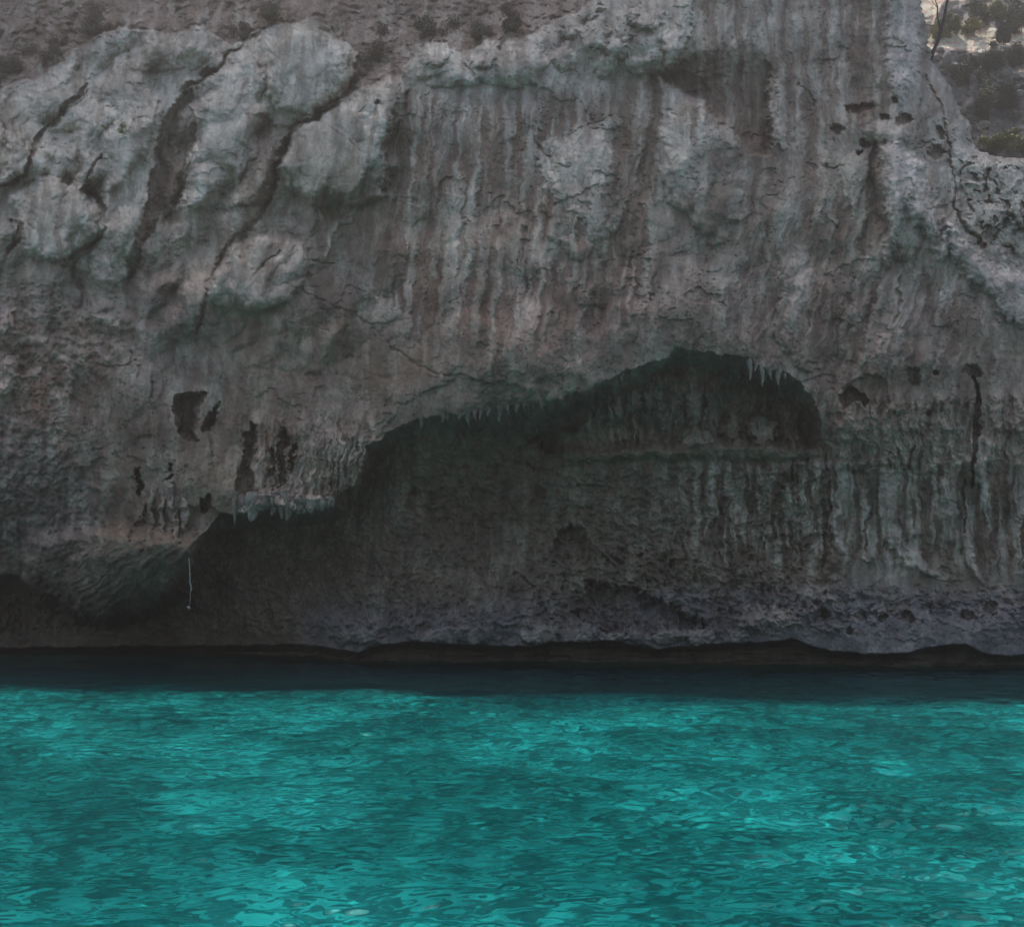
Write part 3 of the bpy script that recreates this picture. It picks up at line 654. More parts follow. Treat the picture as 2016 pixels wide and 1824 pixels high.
for e_ in ((1788, 1218, 14, 11), (1905, 1208, 14, 10), (1740, 1212, 9, 9), (1695, 1215, 12, 12), (1625, 1210, 10, 14), (1950, 1200, 16, 12), (1675, 1240, 7, 8), (1218, 1106, 9, 7), (1255, 1090, 6, 4), (1325, 1105, 9, 8)):
    ell(*e_, .45, 'dark', .4)
# smooth wave-cut foot
foot = ss(1195, 1235, Y) * ss(1700, 1760, X) * .8 + ss(1190, 1230, Y) * ss(560, 640, X) * ss(1060, 960, X)
D -= .25 * foot
paint(foot * ss(600, 1500, X), 'blue', .4)
for cx, rx_ in ((1060, 45), (1130, 40), (1210, 30), (1260, 26), (1310, 30), (1370, 40), (1440, 35), (940, 40), (860, 55), (705, 55)):
    dome(cx, 1252, rx_, 17, .3, 'pale', .38 if cx in (1060, 1210, 1310, 1370) else .12)
# wet undercut band under the foot
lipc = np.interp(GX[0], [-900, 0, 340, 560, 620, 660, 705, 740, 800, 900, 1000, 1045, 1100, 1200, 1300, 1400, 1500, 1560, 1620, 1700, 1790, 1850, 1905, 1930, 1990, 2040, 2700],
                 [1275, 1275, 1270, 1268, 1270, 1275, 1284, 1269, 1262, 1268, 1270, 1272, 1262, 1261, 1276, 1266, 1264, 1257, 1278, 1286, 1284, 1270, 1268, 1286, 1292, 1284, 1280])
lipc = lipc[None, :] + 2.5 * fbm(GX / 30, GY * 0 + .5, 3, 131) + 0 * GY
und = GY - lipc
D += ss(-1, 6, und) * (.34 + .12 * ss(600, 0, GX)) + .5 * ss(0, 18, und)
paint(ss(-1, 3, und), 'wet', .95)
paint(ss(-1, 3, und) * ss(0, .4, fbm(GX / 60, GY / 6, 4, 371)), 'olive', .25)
D = D + .12 * fbm(GX / 90, GY / 10, 3, 133) * ss(-1, 8, und)

# ---- roughness at every scale
smooth_zone = np.clip(1 - .55 * ss(.45, .7, k[..., 0]), .3, 1)
D += .24 * fbm(GX / 260, GY / 260, 3, 141)
D += (.07 + .08 * wl) * fbm(GX / 110, GY / 130, 3, 143)
D += (.035 + .02 * wl) * fbm(GX / 45, GY / 60, 4, 145, .55)
kar = np.clip(rough_l + ar * .8 + .35 * reg6 + .3 * reg8 + .12 * ss(0, .5, fbm(GX / 130, GY / 130, 3, 151)), 0, 1)
w1, w2 = worley(GX / 24 + .5 * perlin(GX / 20, GY / 20, 3), GY / 24 + .5 * perlin(GX / 20, GY / 20, 4), 13)
D += kar * (.17 * (w1 - .4) * -1 + .12 * ridged(GX / 22, GY / 22, 4, 153))
w1, w2 = worley(GX / 11, GY / 11, 17)
D += .012 * smooth_zone * fbm(GX / 9, GY / 10, 3, 157) + kar * .05 * (.5 - w1)
pit = ss(.2, .06, w1) * ss(.1, .4, fbm(GX / 50, GY / 50, 3, 159))
D += .05 * pit
# thin curved flakes and hairline joints
fk = np.abs(fbm(GX / 48 + .6 * fbm(GX / 100, GY / 100, 2, 171), GY / 60, 3, 173))
fkm = ss(.03, .0, fk) * ss(.2, .5, fbm(GX / 110, GY / 110, 3, 175))
D += .05 * fkm
paint(fkm, 'brown', .35)
fs = fbm(GX / 75, GY / 48, 4, 177); D += .07 * ss(-.02, .02, fs - .25) * ss(.0, .3, fbm(GX / 160, GY / 160, 2, 179))
# small-scale mineral colour, then a tint against bounce light and painted shade
K = K * (1 + .16 * fbm(GX / 22, GY / 26, 4, 161, .6)[..., None])
bl = fbm(GX / 70 + .4 * fbm(GX / 50, GY / 50, 2, 331), GY / 90, 5, 333, .6)[..., None]
K = K * (1 + .22 * bl * np.array((1, 1.06, 1.1), np.float32))
br = (ss(.12, .4, fbm(GX / 34, GY / 80, 5, 335, .62)) * .5)[..., None]
K = K * (1 - br) + K * .62 * br
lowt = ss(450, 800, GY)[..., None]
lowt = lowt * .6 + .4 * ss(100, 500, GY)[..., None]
K = K * (1 + lowt * np.array((.03, -.05, -.13), np.float32))  # lower face tinted to cancel green bounce light from the water
K = K * (1 - (ss(480, 620, GY) * ss(950, 800, GY))[..., None] * np.array((0, .06, .03), np.float32))  # belly underside: less green, countering the same bounce
K = K * (1 - .16 * ss(550, 1150, GY) - .20 * ss(780, 1000, GY) * ss(520, 250, GX))[..., None]  # painted shade: face darkens toward the base and lower left
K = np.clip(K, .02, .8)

# nothing of the face may stand out into the sun: keep it behind the plane of the shade
gap = D - need
print('clearance before clamp', float(gap[30:600, 60:1400].min()), float((gap[30:600, 60:1400] < 0).mean()))
D = need + np.where(gap > .6, gap, .6 * np.exp(np.clip((gap - .6) / .6, -8, 0)))

# ---- right-hand skyline: beyond it the face turns the corner and runs back
sk_y = [-400, -170, 0, 30, 60, 100, 120, 140, 165, 190, 215, 235, 255, 275, 290, 300, 306, 311, 316, 322, 330]
sk_x = [1790, 1800, 1813, 1818, 1824, 1833, 1838, 1848, 1866, 1880, 1892, 1902, 1912, 1916, 1922, 1932, 1948, 1985, 2060, 2300, 3000]
sil = np.interp(GY + 5 * fbm(GX / 24, GX * 0 + .3, 3, 183) * ss(1900, 1940, GX), sk_y, sk_x) + (7 * fbm(GY / 26, GY * 0, 4, 181) + 3 * fbm(GY / 7, GY * 0 + 2, 2, 185)) * ss(-170, -120, GY)
D += .9 * np.clip(ss(0, 1, 1 - (np.interp(GY, sk_y[:-5], sk_x[:-5]) - GX) / 70), 0, 1) ** 2 * ss(330, 290, GY)
over = np.clip(GX - sil, 0, None)
Dk = np.where(over > 0, D + .05 + np.minimum(over, 420) * .16, D)
GXk = np.where(over > 0, 1008 + (sil - 1008) * (D + .05) / Dk * (1 - .002 * np.minimum(over, 60)), GX)
sil0 = float(sil[0].mean()); dS0 = float(D[0, min(int(np.searchsorted(xs, sil0)), len(xs) - 1)])
PX, PY, PZ = place(GXk, GY, Dk)

# ---- the part of the cliff above the picture: rises to a crest whose shadow falls on the sea
cot = 1 / math.tan(SUN_EL); H = 38.0
ex = np.array([-300, 0, 100, 250, 400, 560, 750, 830, 900, 1000, 1080, 1170, 1330, 1500, 1650, 1760, 1850, 1930, 2016, 2300.])
ey = np.array([1345, 1338, 1350, 1352, 1345, 1347, 1346, 1352, 1364, 1377, 1380, 1382, 1371, 1374, 1376, 1372, 1360, 1360, 1364, 1366.])
ed = F * CAM_H / (ey - 1126) + BED * .93      # the shade is seen on the bed, through the surface;
# distance of the shadow edge (small-angle form is enough here)
exw = (ex - 1008) / F * ed
x0r = PX[0]; nA = 34
shx, shy = H * cot * math.sin(SUN_AZ), H * cot * math.cos(SUN_AZ)
xc = np.clip(x0r, -26, 60)
cy = np.interp(xc - shx, exw, ed) + shy + .25 * fbm(xc / .9, xc * 0, 4, 191)
cyS = float(np.interp(sil0, xs, cy))
rows = []
for i in range(nA):
    v = 1 - i / nA
    px = x0r; back = np.clip(PY[0] - 31, 0, None)
    tgt = np.where(over[0] > 0, cyS + PY[0] - dS0, cy)
    px_, py_, pz_ = px, PY[0] * (1 - v) + tgt * v, PZ[0] * (1 - v) + (H + .2 * fbm(px / 1.2, px * 0 + 3, 3, 195)) * v
    n_ = .35 * math.sin(math.pi * v) * fbm(px / 2.5, np.full_like(px, i * .25), 3, 197)
    rows.append((px_, py_ + n_ + .5 * math.sin(math.pi * v), pz_))
plate = [(x0r, rows[0][1] + q, rows[0][2] - r_) for q, r_ in ((60, 4), (30, 0), (10, .5), (2, .3))]
tops = plate + rows
PX = np.vstack([np.array([t[0] for t in tops]), PX]); PY = np.vstack([np.array([t[1] for t in tops]), PY]); PZ = np.vstack([np.array([t[2] for t in tops]), PZ])
K = np.vstack([np.repeat(K[:1], len(tops), 0), K])
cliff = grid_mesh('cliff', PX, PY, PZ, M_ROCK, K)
tag(cliff, kind='structure')

def cliff_depth(x, y):
    """depth of the finished face at reference point (x, y)"""
    j = int(np.clip(np.searchsorted(xs, x), 0, len(xs) - 1)); i = int(np.clip(np.searchsorted(ys, y), 0, len(ys) - 1))
    return float(D[i, j])

# ---- stalactites and drip-stone fringes hanging from the lips
rng = np.random.default_rng(5)
def stalactite(x, y, length, r0, lean=0.0, d=None, mat=None):
    d = cliff_depth(x, y - 4) + .02 if d is None else d
    p = pt(x, y, d); Lm = length / F * d; r = r0 / F * d
    vs, fs, n, m_ = [], [], 12, 12
    ph = rng.random() * 6
    for i in range(m_ + 1):
        t = i / m_
        rr_ = r * ((1 - t) ** .8 if r0 < 11 else (1 - t ** 2.2) ** .6 * (1 - .35 * t)) * (1 + .12 * math.sin(t * 9 + ph)) + .004
        for j in range(n):
            a = j / n * 2 * math.pi
            q = rr_ * (1 + .22 * math.sin(2 * a + ph + t * 2) + .12 * math.sin(5 * a + ph * 2))
            vs.append((q * math.cos(a) + lean * Lm * t + .02 * math.sin(t * 5 + ph), q * math.sin(a), .12 - t * (Lm + .12)))
    for i in range(m_):
        for j in range(n):
            fs.append((i * n + j, i * n + (j + 1) % n, (i + 1) * n + (j + 1) % n, (i + 1) * n + j))
    fs.append(tuple(range(m_ * n, m_ * n + n)))
    o = mesh_obj('stalactite', vs, fs, mat or M_STAL, cliff)
    o.location = p
    return o
M_STAL = flat_noise_material('dripstone', (.24, .195, .16), (.50, .43, .37), 14, .8, .6)
M_STALD = flat_noise_material('dark_dripstone', (.16, .125, .105), (.34, .28, .24), 14, .8, .6)
for a in ((1476, 716, 34, 7), (1500, 722, 40, 7.5), (1516, 728, 20, 6), (1532, 733, 28, 6.5), (1488, 719, 14, 5), (1546, 738, 10, 4)):
    stalactite(*a, d=cliff_depth(a[0], a[1] - 12) + .1)
for a in ((936, 812, 18, 5), (946, 812, 16, 4), (962, 810, 10, 5), (984, 806, 24, 7), (1000, 804, 14, 5), (1018, 800, 16, 6), (1066, 794, 16, 3.5), (905, 818, 8, 6), (872, 822, 10, 6), (830, 824, 20, 8), (1190, 750, 8, 4)):
    stalactite(*a, d=cliff_depth(a[0], a[1] - 12) + .1, mat=M_STALD)
for x_, y_, l_, r_ in ((466, 975, 60, 10), (486, 985, 34, 15), (503, 978, 42, 19), (520, 985, 30, 15), (540, 978, 40, 11), (556, 975, 52, 14), (572, 985, 36, 12), (592, 990, 18, 13), (612, 992, 16, 12), (634, 990, 14, 14), (652, 985, 16, 10), (525, 900, 60, 5), (590, 920, 44, 7),
                       (302, 968, 40, 7), (320, 972, 34, 6), (338, 968, 60, 9), (364, 980, 56, 9), (350, 985, 40, 6), (284, 975, 26, 6)):
    stalactite(x_, y_, l_ * (.75 + .5 * rng.random()), r_, rng.normal(-.03, .06), mat=M_STALD if rng.random() < .6 else M_STAL)

lipl = np.array([(690, 958), (712, 925), (724, 884), (760, 854), (820, 830), (870, 824), (930, 820), (1000, 810), (1060, 800), (1120, 788), (1200, 752), (1290, 714), (1340, 694), (1400, 694), (1450, 707), (1550, 742), (1590, 772)], float)
for i in range(15):
    k_ = rng.integers(0, len(lipl) - 1); t_ = rng.random(); q = lipl[k_] * (1 - t_) + lipl[k_ + 1] * t_
    ln = rng.uniform(4, 10) * (1 + 1.2 * (rng.random() < .2))
    stalactite(q[0], q[1] - 1, ln, ln * rng.uniform(.22, .5), rng.normal(0, .08), d=cliff_depth(q[0], q[1] - 12) + .12, mat=M_STALD)

# ================================================================== HILLSIDE seen past the corner
hx = np.concatenate([np.arange(1500, 1790, 8.), np.arange(1790, 2080, 1.5), np.arange(2080, 2700, 8.)])
hy = np.concatenate([np.arange(-700, -12, 8.), np.arange(-12, 350, 1.5), np.arange(350, 1400, 20.)])
HX, HY = np.meshgrid(hx, hy)
X = HX + 5 * fbm(HX / 60, HY / 60, 2, 201); Y = HY + 5 * fbm(HX / 60, HY / 60, 2, 205)
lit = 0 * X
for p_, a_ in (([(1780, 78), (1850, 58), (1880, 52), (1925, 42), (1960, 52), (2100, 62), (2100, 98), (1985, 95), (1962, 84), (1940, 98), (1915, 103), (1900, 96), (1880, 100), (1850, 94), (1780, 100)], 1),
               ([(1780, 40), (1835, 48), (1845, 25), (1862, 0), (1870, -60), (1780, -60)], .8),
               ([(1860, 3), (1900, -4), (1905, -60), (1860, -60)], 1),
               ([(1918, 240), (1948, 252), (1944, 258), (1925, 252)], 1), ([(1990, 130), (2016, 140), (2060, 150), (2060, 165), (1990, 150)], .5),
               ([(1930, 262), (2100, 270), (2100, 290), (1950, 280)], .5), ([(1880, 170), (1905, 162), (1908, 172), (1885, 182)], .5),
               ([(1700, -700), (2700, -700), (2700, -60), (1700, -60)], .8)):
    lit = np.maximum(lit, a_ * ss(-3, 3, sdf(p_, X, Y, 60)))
slope = np.where(HY < 50, .022, .0045) + .05 * lit
dyr = np.gradient(hy)[:, None]
DH = 50 + np.cumsum((slope * dyr)[::-1], 0)[::-1]
DH += .5 * fbm(HX / 60, HY / 60, 4, 209) + .16 * fbm(HX / 16, HY / 12, 4, 211)
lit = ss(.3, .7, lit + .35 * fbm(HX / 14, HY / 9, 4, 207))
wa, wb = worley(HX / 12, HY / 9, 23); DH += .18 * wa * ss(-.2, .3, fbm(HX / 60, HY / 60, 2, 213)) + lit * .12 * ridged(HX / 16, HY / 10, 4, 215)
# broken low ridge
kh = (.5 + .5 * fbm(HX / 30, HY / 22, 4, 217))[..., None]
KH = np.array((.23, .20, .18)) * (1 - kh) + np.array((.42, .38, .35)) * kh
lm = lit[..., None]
KH = KH * (1 - lm) + (np.array((.86, .64, .50)) * (1 + .18 * fbm(HX / 10, HY / 7, 4, 219))[..., None]) * lm  # sunlight also painted in: lit ground paler and warmer than the rest
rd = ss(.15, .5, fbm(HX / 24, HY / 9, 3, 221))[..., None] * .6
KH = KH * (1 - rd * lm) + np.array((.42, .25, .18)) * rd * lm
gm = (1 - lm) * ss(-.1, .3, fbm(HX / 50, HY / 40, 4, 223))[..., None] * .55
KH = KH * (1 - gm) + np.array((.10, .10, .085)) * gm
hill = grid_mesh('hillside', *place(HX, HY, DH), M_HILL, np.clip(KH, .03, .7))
tag(hill, kind='structure')
def hill_depth(x, y):
    j = int(np.clip(np.searchsorted(hx, x), 0, len(hx) - 1)); i = int(np.clip(np.searchsorted(hy, y), 0, len(hy) - 1))
    return float(DH[i, j])

# ================================================================== SEA AND SEABED
def waves(x, y):
    r_ = np.random.default_rng(3); z = 0 * x
    fade = 1.0
    for i in range(104):
        lam = .21 * (14 ** r_.random()) if i < 64 else r_.uniform(.10, .22); a = .0064 * lam
        if lam > 1.5: a *= .75
        if i >= 64: a *= .62
        th = r_.normal(math.pi / 2 + .1, .55); kk = 2 * math.pi / lam; ph = r_.random() * 6.28
        patch = .55 + .45 * np.sin(x * r_.uniform(.2, .7) + y * r_.uniform(.2, .7) + ph * 3)
        z = z + a * patch * np.sin(kk * (math.cos(th) * x + math.sin(th) * y) + ph + .9 * np.sin(x * .6 + i) + .9 * np.sin(y * .45 + i * 2.1))
    return z
rt = np.concatenate([-np.linspace(7, .62, 50)[:-1], np.linspace(-.62, .62, 1000), np.linspace(.62, 7, 50)[1:]])
yd = 1 / np.linspace(1 / 6.2, 1 / 34., 1500)
yfar = np.linspace(34, 60, 24)[1:]; ynear = np.linspace(-70, 6.2, 60)[:-1]
yy = np.concatenate([ynear, yd, yfar])
sx = rt[None] * np.clip(yy, 6.2, None)[:, None]; sy = yy[:, None] + 0 * sx
sz = waves(sx, sy)
m, n, l, b = nodes_of('sea_water')
n.remove(b); out = n['Material Output']
gl = n.new('ShaderNodeBsdfGlass'); gl.inputs['Color'].default_value = (.50, .95, .92, 1); gl.inputs['IOR'].default_value = 1.33; gl.inputs['Roughness'].default_value = 0
l.new(gl.outputs[0], out.inputs[0])
sea = grid_mesh('sea', sx, sy, sz, m, flip=True)
tag(sea, kind='structure'); sea.cycles.is_caustics_caster = True

m, n, l, b = nodes_of('seabed_sand')
tc = n.new('ShaderNodeTexCoord')
def nz(sc, det, lo, hi):
    t = n.new('ShaderNodeTexNoise'); t.inputs['Scale'].default_value = sc; t.inputs['Detail'].default_value = det
    l.new(tc.outputs['Object'], t.inputs['Vector'])
    r_ = n.new('ShaderNodeMapRange'); r_.interpolation_type = 'SMOOTHSTEP'; l.new(t.outputs[0], r_.inputs[0]); r_.inputs[1].default_value = lo; r_.inputs[2].default_value = hi
    return r_.outputs[0]
def mixc(fac, a, b_):
    x = n.new('ShaderNodeMix'); x.data_type = 'RGBA'; l.new(fac, x.inputs[0])
    for s_, q in ((6, a), (7, b_)):
        if isinstance(q, tuple): x.inputs[s_].default_value = (*q, 1)
        else: l.new(q, x.inputs[s_])
    return x.outputs[2]
c1 = mixc(nz(.38, 5, .42, .62), (.02, .19, .195), (.05, .35, .355))
nzf = nz(4.6, 7, .475, .535)
c2 = n.new('ShaderNodeMix'); c2.data_type = 'RGBA'; c2.blend_type = 'MULTIPLY'; c2.inputs[0].default_value = 1; l.new(c1, c2.inputs[6]); l.new(mixc(nzf, (.68, .68, .72), (1.55, 1.55, 1.55)), c2.inputs[7]); c1 = c2.outputs[2]
sp = n.new('ShaderNodeSeparateXYZ'); l.new(tc.outputs['Object'], sp.inputs[0])
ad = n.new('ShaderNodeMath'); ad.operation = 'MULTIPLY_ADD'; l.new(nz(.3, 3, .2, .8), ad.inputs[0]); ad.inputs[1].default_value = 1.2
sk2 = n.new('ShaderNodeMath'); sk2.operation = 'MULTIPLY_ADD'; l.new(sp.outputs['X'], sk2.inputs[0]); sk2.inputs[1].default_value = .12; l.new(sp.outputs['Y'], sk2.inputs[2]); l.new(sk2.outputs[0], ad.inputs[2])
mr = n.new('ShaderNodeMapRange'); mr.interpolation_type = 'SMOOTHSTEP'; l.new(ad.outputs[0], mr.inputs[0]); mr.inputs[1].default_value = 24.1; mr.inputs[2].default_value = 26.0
c1 = mixc(mr.outputs[0], c1, (.045, .075, .095))  # bed darkened along the cliff's shadow line to deepen that shade
# unseen bottom behind and beside the boat, darkened to cut green bounce light
mr2 = n.new('ShaderNodeMapRange'); mr2.interpolation_type = 'SMOOTHSTEP'; l.new(sp.outputs['Y'], mr2.inputs[0]); mr2.inputs[1].default_value = 7.5; mr2.inputs[2].default_value = 4.5
c1 = mixc(mr2.outputs[0], c1, (.012, .035, .045))
ax = n.new('ShaderNodeMath'); ax.operation = 'ABSOLUTE'; l.new(sp.outputs['X'], ax.inputs[0])
mr3 = n.new('ShaderNodeMapRange'); mr3.interpolation_type = 'SMOOTHSTEP'; l.new(ax.outputs[0], mr3.inputs[0]); mr3.inputs[1].default_value = 14; mr3.inputs[2].default_value = 19
c1 = mixc(mr3.outputs[0], c1, (.015, .05, .06))
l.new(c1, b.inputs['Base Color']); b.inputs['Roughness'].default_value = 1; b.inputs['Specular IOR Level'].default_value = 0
bx, by = np.meshgrid(np.linspace(-150, 150, 240), np.linspace(-90, 70, 200))
bz = -BED - .08 * fbm(bx / 7, by / 7, 4, 301)
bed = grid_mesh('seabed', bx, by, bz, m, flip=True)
tag(bed, kind='structure'); bed.cycles.is_caustics_receiver = True

# ================================================================== PLANTS
M_BARK = flat_noise_material('bark', (.06, .05, .045), (.13, .115, .10), 30, .9, .5)
def leaf_material(name, a, b_):
    m, n, l, b = nodes_of(name)
    oi = n.new('ShaderNodeAttribute'); oi.attribute_name = 'Col'
    x = n.new('ShaderNodeMix'); x.data_type = 'RGBA'; l.new(oi.outputs['Fac'], x.inputs[0]); x.inputs[6].default_value = (*a, 1); x.inputs[7].default_value = (*b_, 1)
    l.new(x.outputs[2], b.inputs['Base Color']); b.inputs['Roughness'].default_value = .6; b.inputs['Specular IOR Level'].default_value = .3
    return m
def foliage(name, loc, rx_, ry_, rz_, n_, size, mat, parent, seed, lumps=13):
    r_ = np.random.default_rng(seed)
    ce = r_.normal(0, .42, (lumps, 3)); ce[:, 2] = np.abs(ce[:, 2]) * .9 + .1
    rad = r_.uniform(.18, .42, lumps)
    k_ = r_.integers(0, lumps, n_); dv = r_.normal(0, 1, (n_, 3)); dv /= np.linalg.norm(dv, axis=1)[:, None]
    P = ce[k_] + dv * (rad[k_] * np.abs(r_.normal(.75, .38, n_)))[:, None]
    P[:, 2] = np.clip(P[:, 2], .02, None); P *= (rx_, ry_, rz_)
    nrm = dv + r_.normal(0, .6, (n_, 3)); nrm /= np.linalg.norm(nrm, axis=1)[:, None]
    t1 = np.cross(nrm, r_.normal(0, 1, (n_, 3))); t1 /= np.linalg.norm(t1, axis=1)[:, None]; t2 = np.cross(nrm, t1)
    s_ = (size * r_.uniform(.6, 1.3, n_))[:, None]
    V = np.stack([P - t1 * s_, P + t2 * s_ * .45, P + t1 * s_, P - t2 * s_ * .45], 1).reshape(-1, 3)
    me = bpy.data.meshes.new(name); f = np.arange(n_ * 4).reshape(-1, 4)
    me.from_pydata(V.tolist(), [], f.tolist())
    at = me.color_attributes.new('Col', 'FLOAT_COLOR', 'POINT'); cc = np.repeat(np.clip(r_.random(lumps)[k_] * .6 + r_.random(n_) * .4, 0, 1), 4)
    at.data.foreach_set('color', np.stack([cc, cc, cc, cc * 0 + 1], -1).astype(np.float32).ravel())
    me.materials.append(mat)
    o = bpy.data.objects.new(name, me); COL.objects.link(o); o.parent = parent
    return o
def branches(name, paths, mat, parent, n=6):
    vs, fs = [], []
    for path in paths:
        b0 = len(vs)
        for i, (p, r_) in enumerate(path):
            p = Vector(p); q0 = Vector(path[max(i - 1, 0)][0]); q1 = Vector(path[min(i + 1, len(path) - 1)][0])
            t = (q1 - q0).normalized(); a = t.orthogonal().normalized(); c_ = t.cross(a)
            for j in range(n):
                an = j / n * 2 * math.pi; vs.append(p + a * math.cos(an) * r_ + c_ * math.sin(an) * r_)
        for i in range(len(path) - 1):
            for j in range(n):
                fs.append((b0 + i * n + j, b0 + i * n + (j + 1) % n, b0 + (i + 1) * n + (j + 1) % n, b0 + (i + 1) * n + j))
        fs.append(tuple(b0 + j for j in range(n))[::-1]); fs.append(tuple(b0 + (len(path) - 1) * n + j for j in range(n)))
    return mesh_obj(name, vs, fs, mat, parent)
M_DK = leaf_material('dark_foliage', (.05, .06, .035), (.14, .155, .075))
M_OL = leaf_material('olive_foliage', (.12, .14, .04), (.30, .31, .09))
M_YE = leaf_material('yellow_foliage', (.22, .21, .08), (.42, .38, .16))
def shrub(x, y, wd, ht, d, mat, label, seed, group='shrubs on the hillside', cat='shrub', n_=5200):
    """x, y: reference position of the foot; wd, ht: reference size"""
    p = pt(x, y, d); s_ = d / F
    root = empty('shrub', p); tag(root, label, cat, group)
    rx_, rz_ = wd * .5 * s_, ht * s_
    foliage('foliage', p, rx_ * 1.05, rx_ * .9, rz_ * .95, n_, .065 if d > 40 else .03, mat, root, seed)
    r_ = np.random.default_rng(seed + 1)
    branches('stem', [[((0, 0, -.15), .035), ((r_.normal(0, .1) * rx_, 0, rz_ * .4), .025), ((r_.normal(0, .5) * rx_, r_.normal(0, .3) * rx_, rz_ * .8), .01)] for _ in range(4)], M_BARK, root)
    return root
SH = [(1870, 62, 60, 30, M_OL, 'olive shrub between cliff edge and bare tree, above the lit ledge'),
      (1930, 42, 62, 48, M_DK, 'dark shrub at the top edge, right of the bare tree'),
      (1990, 62, 90, 66, M_DK, 'largest dark shrub, filling the top right corner'),
      (1850, 72, 34, 28, M_YE, 'small yellowish shrub against the cliff edge, left of the bare tree'),
      (1905, 60, 50, 16, M_YE, 'low yellowish scrub along the top of the sunlit ledge'),
      (1962, 34, 40, 34, M_OL, 'olive shrub between the two dark shrubs at the top'),
      (1976, 84, 24, 36, M_DK, 'small round dark shrub standing on the sunlit ledge'),
      (1930, 226, 62, 72, M_DK, 'round dark shrub with sunlit crown, middle of the shaded slope'),
      (1952, 130, 60, 34, M_DK, 'flat dark shrub just under the sunlit ledge'),
      (1890, 160, 50, 42, M_DK, 'dark shrub in the shaded hollow beside the cliff corner'),
      (1992, 130, 50, 40, M_DK, 'dark shrub under the sunlit ledge at the right edge'),
      (1985, 210, 60, 50, M_DK, 'loose dark shrub right of the round shrub with the sunlit crown'),
      (1972, 290, 60, 34, M_OL, 'sunlit yellow-green shrub just above the honeycombed buttress'),
      (2012, 296, 50, 36, M_YE, 'bright yellow-green shrub above the buttress at the right edge')]
for i, (x_, y_, w_, h_, mt, lab) in enumerate(SH):
    shrub(x_, y_, w_, h_, hill_depth(x_, y_) - .35 - (.8 if y_ > 280 else 0), mt, lab, 400 + i)
# bare leaning tree in front of the hillside, rooted at the cliff corner
dt = 31.5
root = empty('bare_tree', pt(1836, 108, dt)); tag(root, 'thin bare dark tree leaning out from the cliff corner', 'tree')
o_ = pt(1836, 108, dt)
def rel(x, y, dd=0): return tuple(pt(x, y, dt + dd) - o_)
branches('trunk', [[(rel(1832, 118), .06), (rel(1838, 100), .055), (rel(1846, 82), .05), (rel(1852, 62), .05), (rel(1858, 40), .045), (rel(1863, 12), .04), (rel(1869, -20), .035), (rel(1878, -70), .02), (rel(1884, -110), .008)]], M_BARK, root)
branches('branch', [[(rel(1852, 62), .035), (rel(1849, 48, .1), .03), (rel(1845, 32, .2), .022), (rel(1846, 14, .2), .018), (rel(1838, -8, .1), .01)]], M_BARK, root)
branches('branch', [[(rel(1846, 16, .2), .014), (rel(1836, 4, .3), .008), (rel(1826, -14, .3), .004)]], M_BARK, root)
branches('branch', [[(rel(1863, 10), .025), (rel(1868, -8, -.2), .015), (rel(1888, -40, -.3), .006)]], M_BARK, root)
branches('branch', [[(rel(1850, 70), .012), (rel(1842, 62, -.1), .006), (rel(1838, 50, -.1), .003)]], M_BARK, root)
# small plants on the cliff itself
def cliff_plant(x, y, wd, ht, mat, label, seed, name='shrub', n_=140, size=.03):
    d = cliff_depth(x, y) - .05; p = pt(x, y, d); s_ = d / F
    r0 = empty(name, p); tag(r0, label, 'plant')
    foliage('foliage', p, wd * .5 * s_, wd * .4 * s_, ht * s_, n_, size, mat, r0, seed, 5)
    branches('stem', [[((0, 0.1, -.05), .012), ((0, 0, ht * s_ * .4), .01), ((.03, -.02, ht * s_ * .7), .004)]], M_BARK, r0)
M_PA = leaf_material('pale_leaves', (.30, .30, .16), (.5, .48, .25))
cliff_plant(70, 104, 24, 26, M_PA, 'sprig of pale yellow leaves on the brown slope, upper left', 501, 'leafy_plant', 60, .035)
cliff_plant(122, 66, 22, 16, M_PA, 'tiny yellowish plant high on the brown slope, above the sprig', 502, 'leafy_plant', 40, .03)
cliff_plant(240, 262, 40, 22, M_OL, 'olive cushion plant on the pale slab, upper left', 503, 'cushion_plant', 900, .018)

M_DRY = leaf_material('dry_foliage', (.16, .13, .10), (.32, .265, .20))
for i, (x_, y_, w_, h_, lab) in enumerate(((28, 140, 60, 34, 'dry brown bush on the earth slope at the left edge of the picture'), (95, 118, 66, 30, 'dry brown bush just below the sprig of yellow leaves'),
        (190, 66, 70, 30, 'low dry bush on the slope above the first pale slab'), (478, 74, 34, 24, 'small dry bush in the notch between the two pale upper slabs'), (522, 36, 50, 28, 'dry bush above the round pale slab, top left'),
        (745, 120, 60, 40, 'dry bush in the earth gully between the pale slabs'), (845, 70, 60, 34, 'dry bush above the ragged pale rim, top centre'), (940, 78, 50, 30, 'dry bush right of the pale chip on the ragged rim'), (1010, 60, 50, 34, 'dry bush highest on the slope above the ragged rim'))):
    d = cliff_depth(x_, y_); p = pt(x_, y_, d - .1); s_ = d / F
    r0 = empty('bush', p); tag(r0, lab, 'bush', 'dry bushes along the top slope')
    foliage('foliage', p, w_ * .8 * s_, w_ * .6 * s_, h_ * 1.3 * s_, 4500, .035, M_DRY, r0, 520 + i, 6)
    branches('stem', [[((0, .1, -.1), .015), ((0, 0, h_ * s_ * .5), .01), ((.05, -.02, h_ * s_ * .8), .004)]], M_BARK, r0)

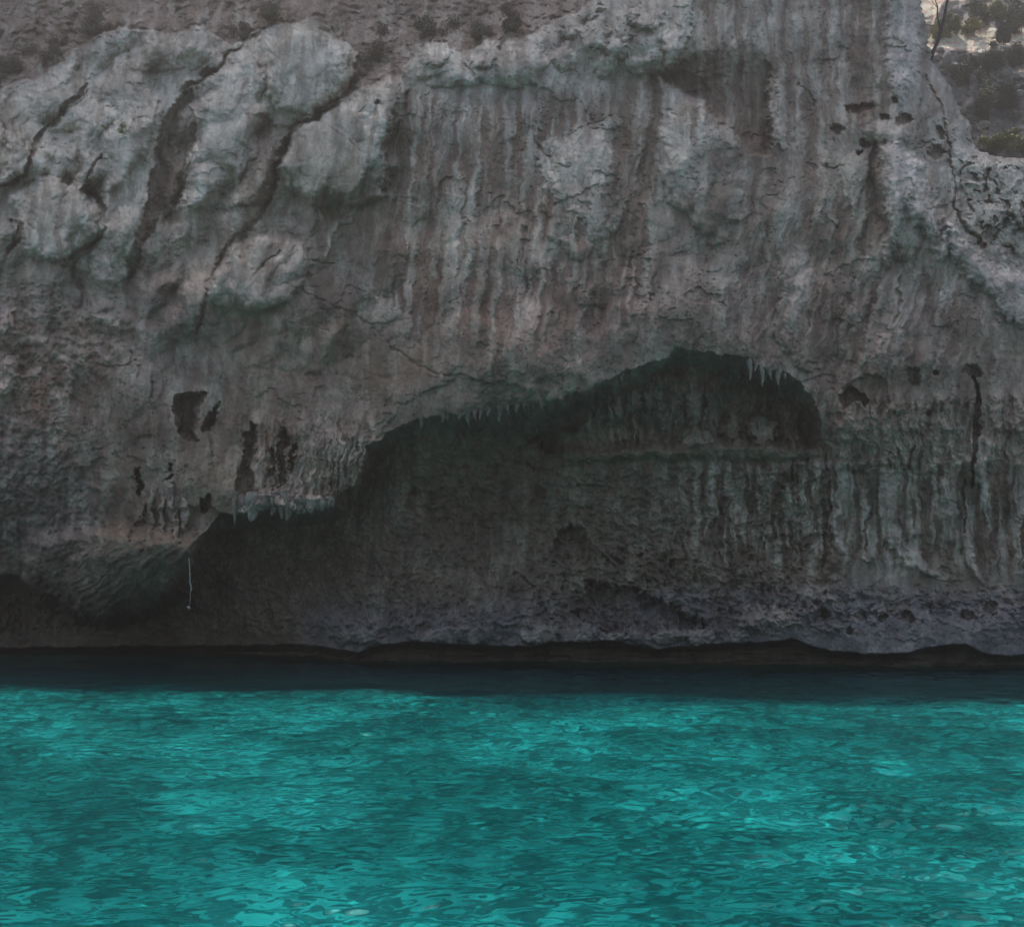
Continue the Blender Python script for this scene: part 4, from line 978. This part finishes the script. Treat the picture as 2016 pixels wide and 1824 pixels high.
# ================================================================== LOOSE STONES
M_STONE = flat_noise_material('pale_stone', (.36, .34, .31), (.52, .50, .46), 8, .85, .5)
def stone(x, y, wd, ht, d, label, seed, mat=None, name='stone', cat='stone', group=None):
    import bmesh
    bm = bmesh.new(); bmesh.ops.create_icosphere(bm, subdivisions=3, radius=1)
    r_ = np.random.default_rng(seed); A = r_.normal(0, 1, (9, 3)); A /= np.linalg.norm(A, axis=1)[:, None]; h = r_.uniform(.55, .85, 9)
    if d is None: d = hill_depth(x, y) - .15
    s_ = d / F
    for v in bm.verts:
        c0 = v.co.copy(); k_ = 1.0
        for q, hh in zip(A, h):
            dt_ = c0.dot(Vector(q))
            if dt_ > hh: k_ = min(k_, hh / dt_)
        k_ *= 1 + .05 * math.sin(c0.x * 7 + seed) * math.sin(c0.y * 6) + .03 * math.sin(c0.z * 13 + seed)
        v.co = Vector((c0.x * wd * .55 * s_, c0.y * wd * .5 * s_, c0.z * ht * .55 * s_)) * k_
    me = bpy.data.meshes.new(name); bm.to_mesh(me); bm.free(); me.shade_smooth(); me.materials.append(mat or M_STONE)
    o = bpy.data.objects.new(name, me); COL.objects.link(o); o.location = pt(x, y, d); tag(o, label, cat, group)
    return o
M_GREY = flat_noise_material('grey_stone', (.22, .22, .215), (.36, .36, .35), 6, .85, .5)
stone(1864, 115, 20, 30, None, 'upright grey boulder at the foot of the bare tree, beside the cliff corner', 601, M_GREY, 'boulder', 'boulder')
stone(1850, 98, 16, 10, None, 'small pale stone on top of the grey boulder by the bare tree', 602)
stone(1878, 128, 16, 12, None, 'small grey boulder just right of the upright boulder', 603, M_GREY, 'boulder', 'boulder')
stone(1933, 248, 34, 18, None, 'sunlit pale boulder above the buttress, left of the yellow-green shrub', 604, None, 'boulder', 'boulder')
stone(1898, 124, 12, 9, None, 'small pale stone in shade below the sunlit ledge', 605)
stone(1981, 24, 10, 14, None, 'pale stone near the top right corner', 606)
stone(2008, 186, 16, 22, None, 'pale boulder in the shaded slope at the right edge', 607, M_GREY, 'boulder', 'boulder')
for i, (x_, y_, w_, h_, lab) in enumerate(((402, 38, 16, 16, 'pale pointed stone on the brown slope above the slabs, top left'), (357, 26, 10, 7, 'small pinkish stone left of the pointed stone on the brown slope'),
                                            (45, 274, 10, 9, 'small round stone on the pale slab at the left edge'), (876, 80, 14, 8, 'pale chip of rock on the ragged rim, top centre'))):
    stone(x_, y_, w_, h_, cliff_depth(x_, y_) - .05, lab, 620 + i)

# ================================================================== ROPE hanging in the left cave
dr = 27.9
M_ROPE = flat_noise_material('rope_fibre', (.26, .24, .21), (.40, .37, .32), 60, .9, .4)
o_ = pt(373, 1105, dr)
root = empty('rope', o_); tag(root, 'pale rope with a knot at its end, hanging in the dark cave at lower left', 'rope')
def rr2(x, y): return tuple(pt(x, y, dr) - o_)
branches('cord', [[(rr2(372, 1098), .012), (rr2(374, 1125), .016), (rr2(374, 1145), .02), (rr2(377, 1158), .024), (rr2(375, 1165), .012), (rr2(374, 1180), .008), (rr2(373, 1195), .008)]], M_ROPE, root, 8)
branches('knot', [[(rr2(369, 1193), .02), (rr2(371, 1195), .038), (rr2(373, 1197), .04), (rr2(375, 1196), .02)]], M_ROPE, root, 8)
print('min clearance', float((PY - PZ * cot * math.cos(SUN_AZ))[40:-40, 60:-60].min()))

# ------------------------------------------------------------------ the bright air between the boat and the rock
m = bpy.data.materials.new('haze_air'); m.use_nodes = True; n = m.node_tree.nodes; n.clear()
out = n.new('ShaderNodeOutputMaterial'); pv = n.new('ShaderNodeVolumePrincipled')
pv.inputs['Color'].default_value = (1, .95, .91, 1); pv.inputs['Density'].default_value = .005; pv.inputs['Anisotropy'].default_value = .78
m.node_tree.links.new(pv.outputs[0], out.inputs['Volume'])
import bmesh
bm = bmesh.new(); bmesh.ops.create_cube(bm, size=1)
zt = max(float(PZ.max()), max(v.co.z for v in hill.data.vertices)) + 2
x0, x1, y0, y1, z0, z1 = -430, 430, -92, 180, -7.6, zt
for v in bm.verts: v.co = Vector(((x0 + x1) / 2 + v.co.x * (x1 - x0), (y0 + y1) / 2 + v.co.y * (y1 - y0), (z0 + z1) / 2 + v.co.z * (z1 - z0)))
me = bpy.data.meshes.new('haze'); bm.to_mesh(me); bm.free(); me.materials.append(m)
hz = bpy.data.objects.new('haze', me); COL.objects.link(hz); tag(hz, kind='stuff')
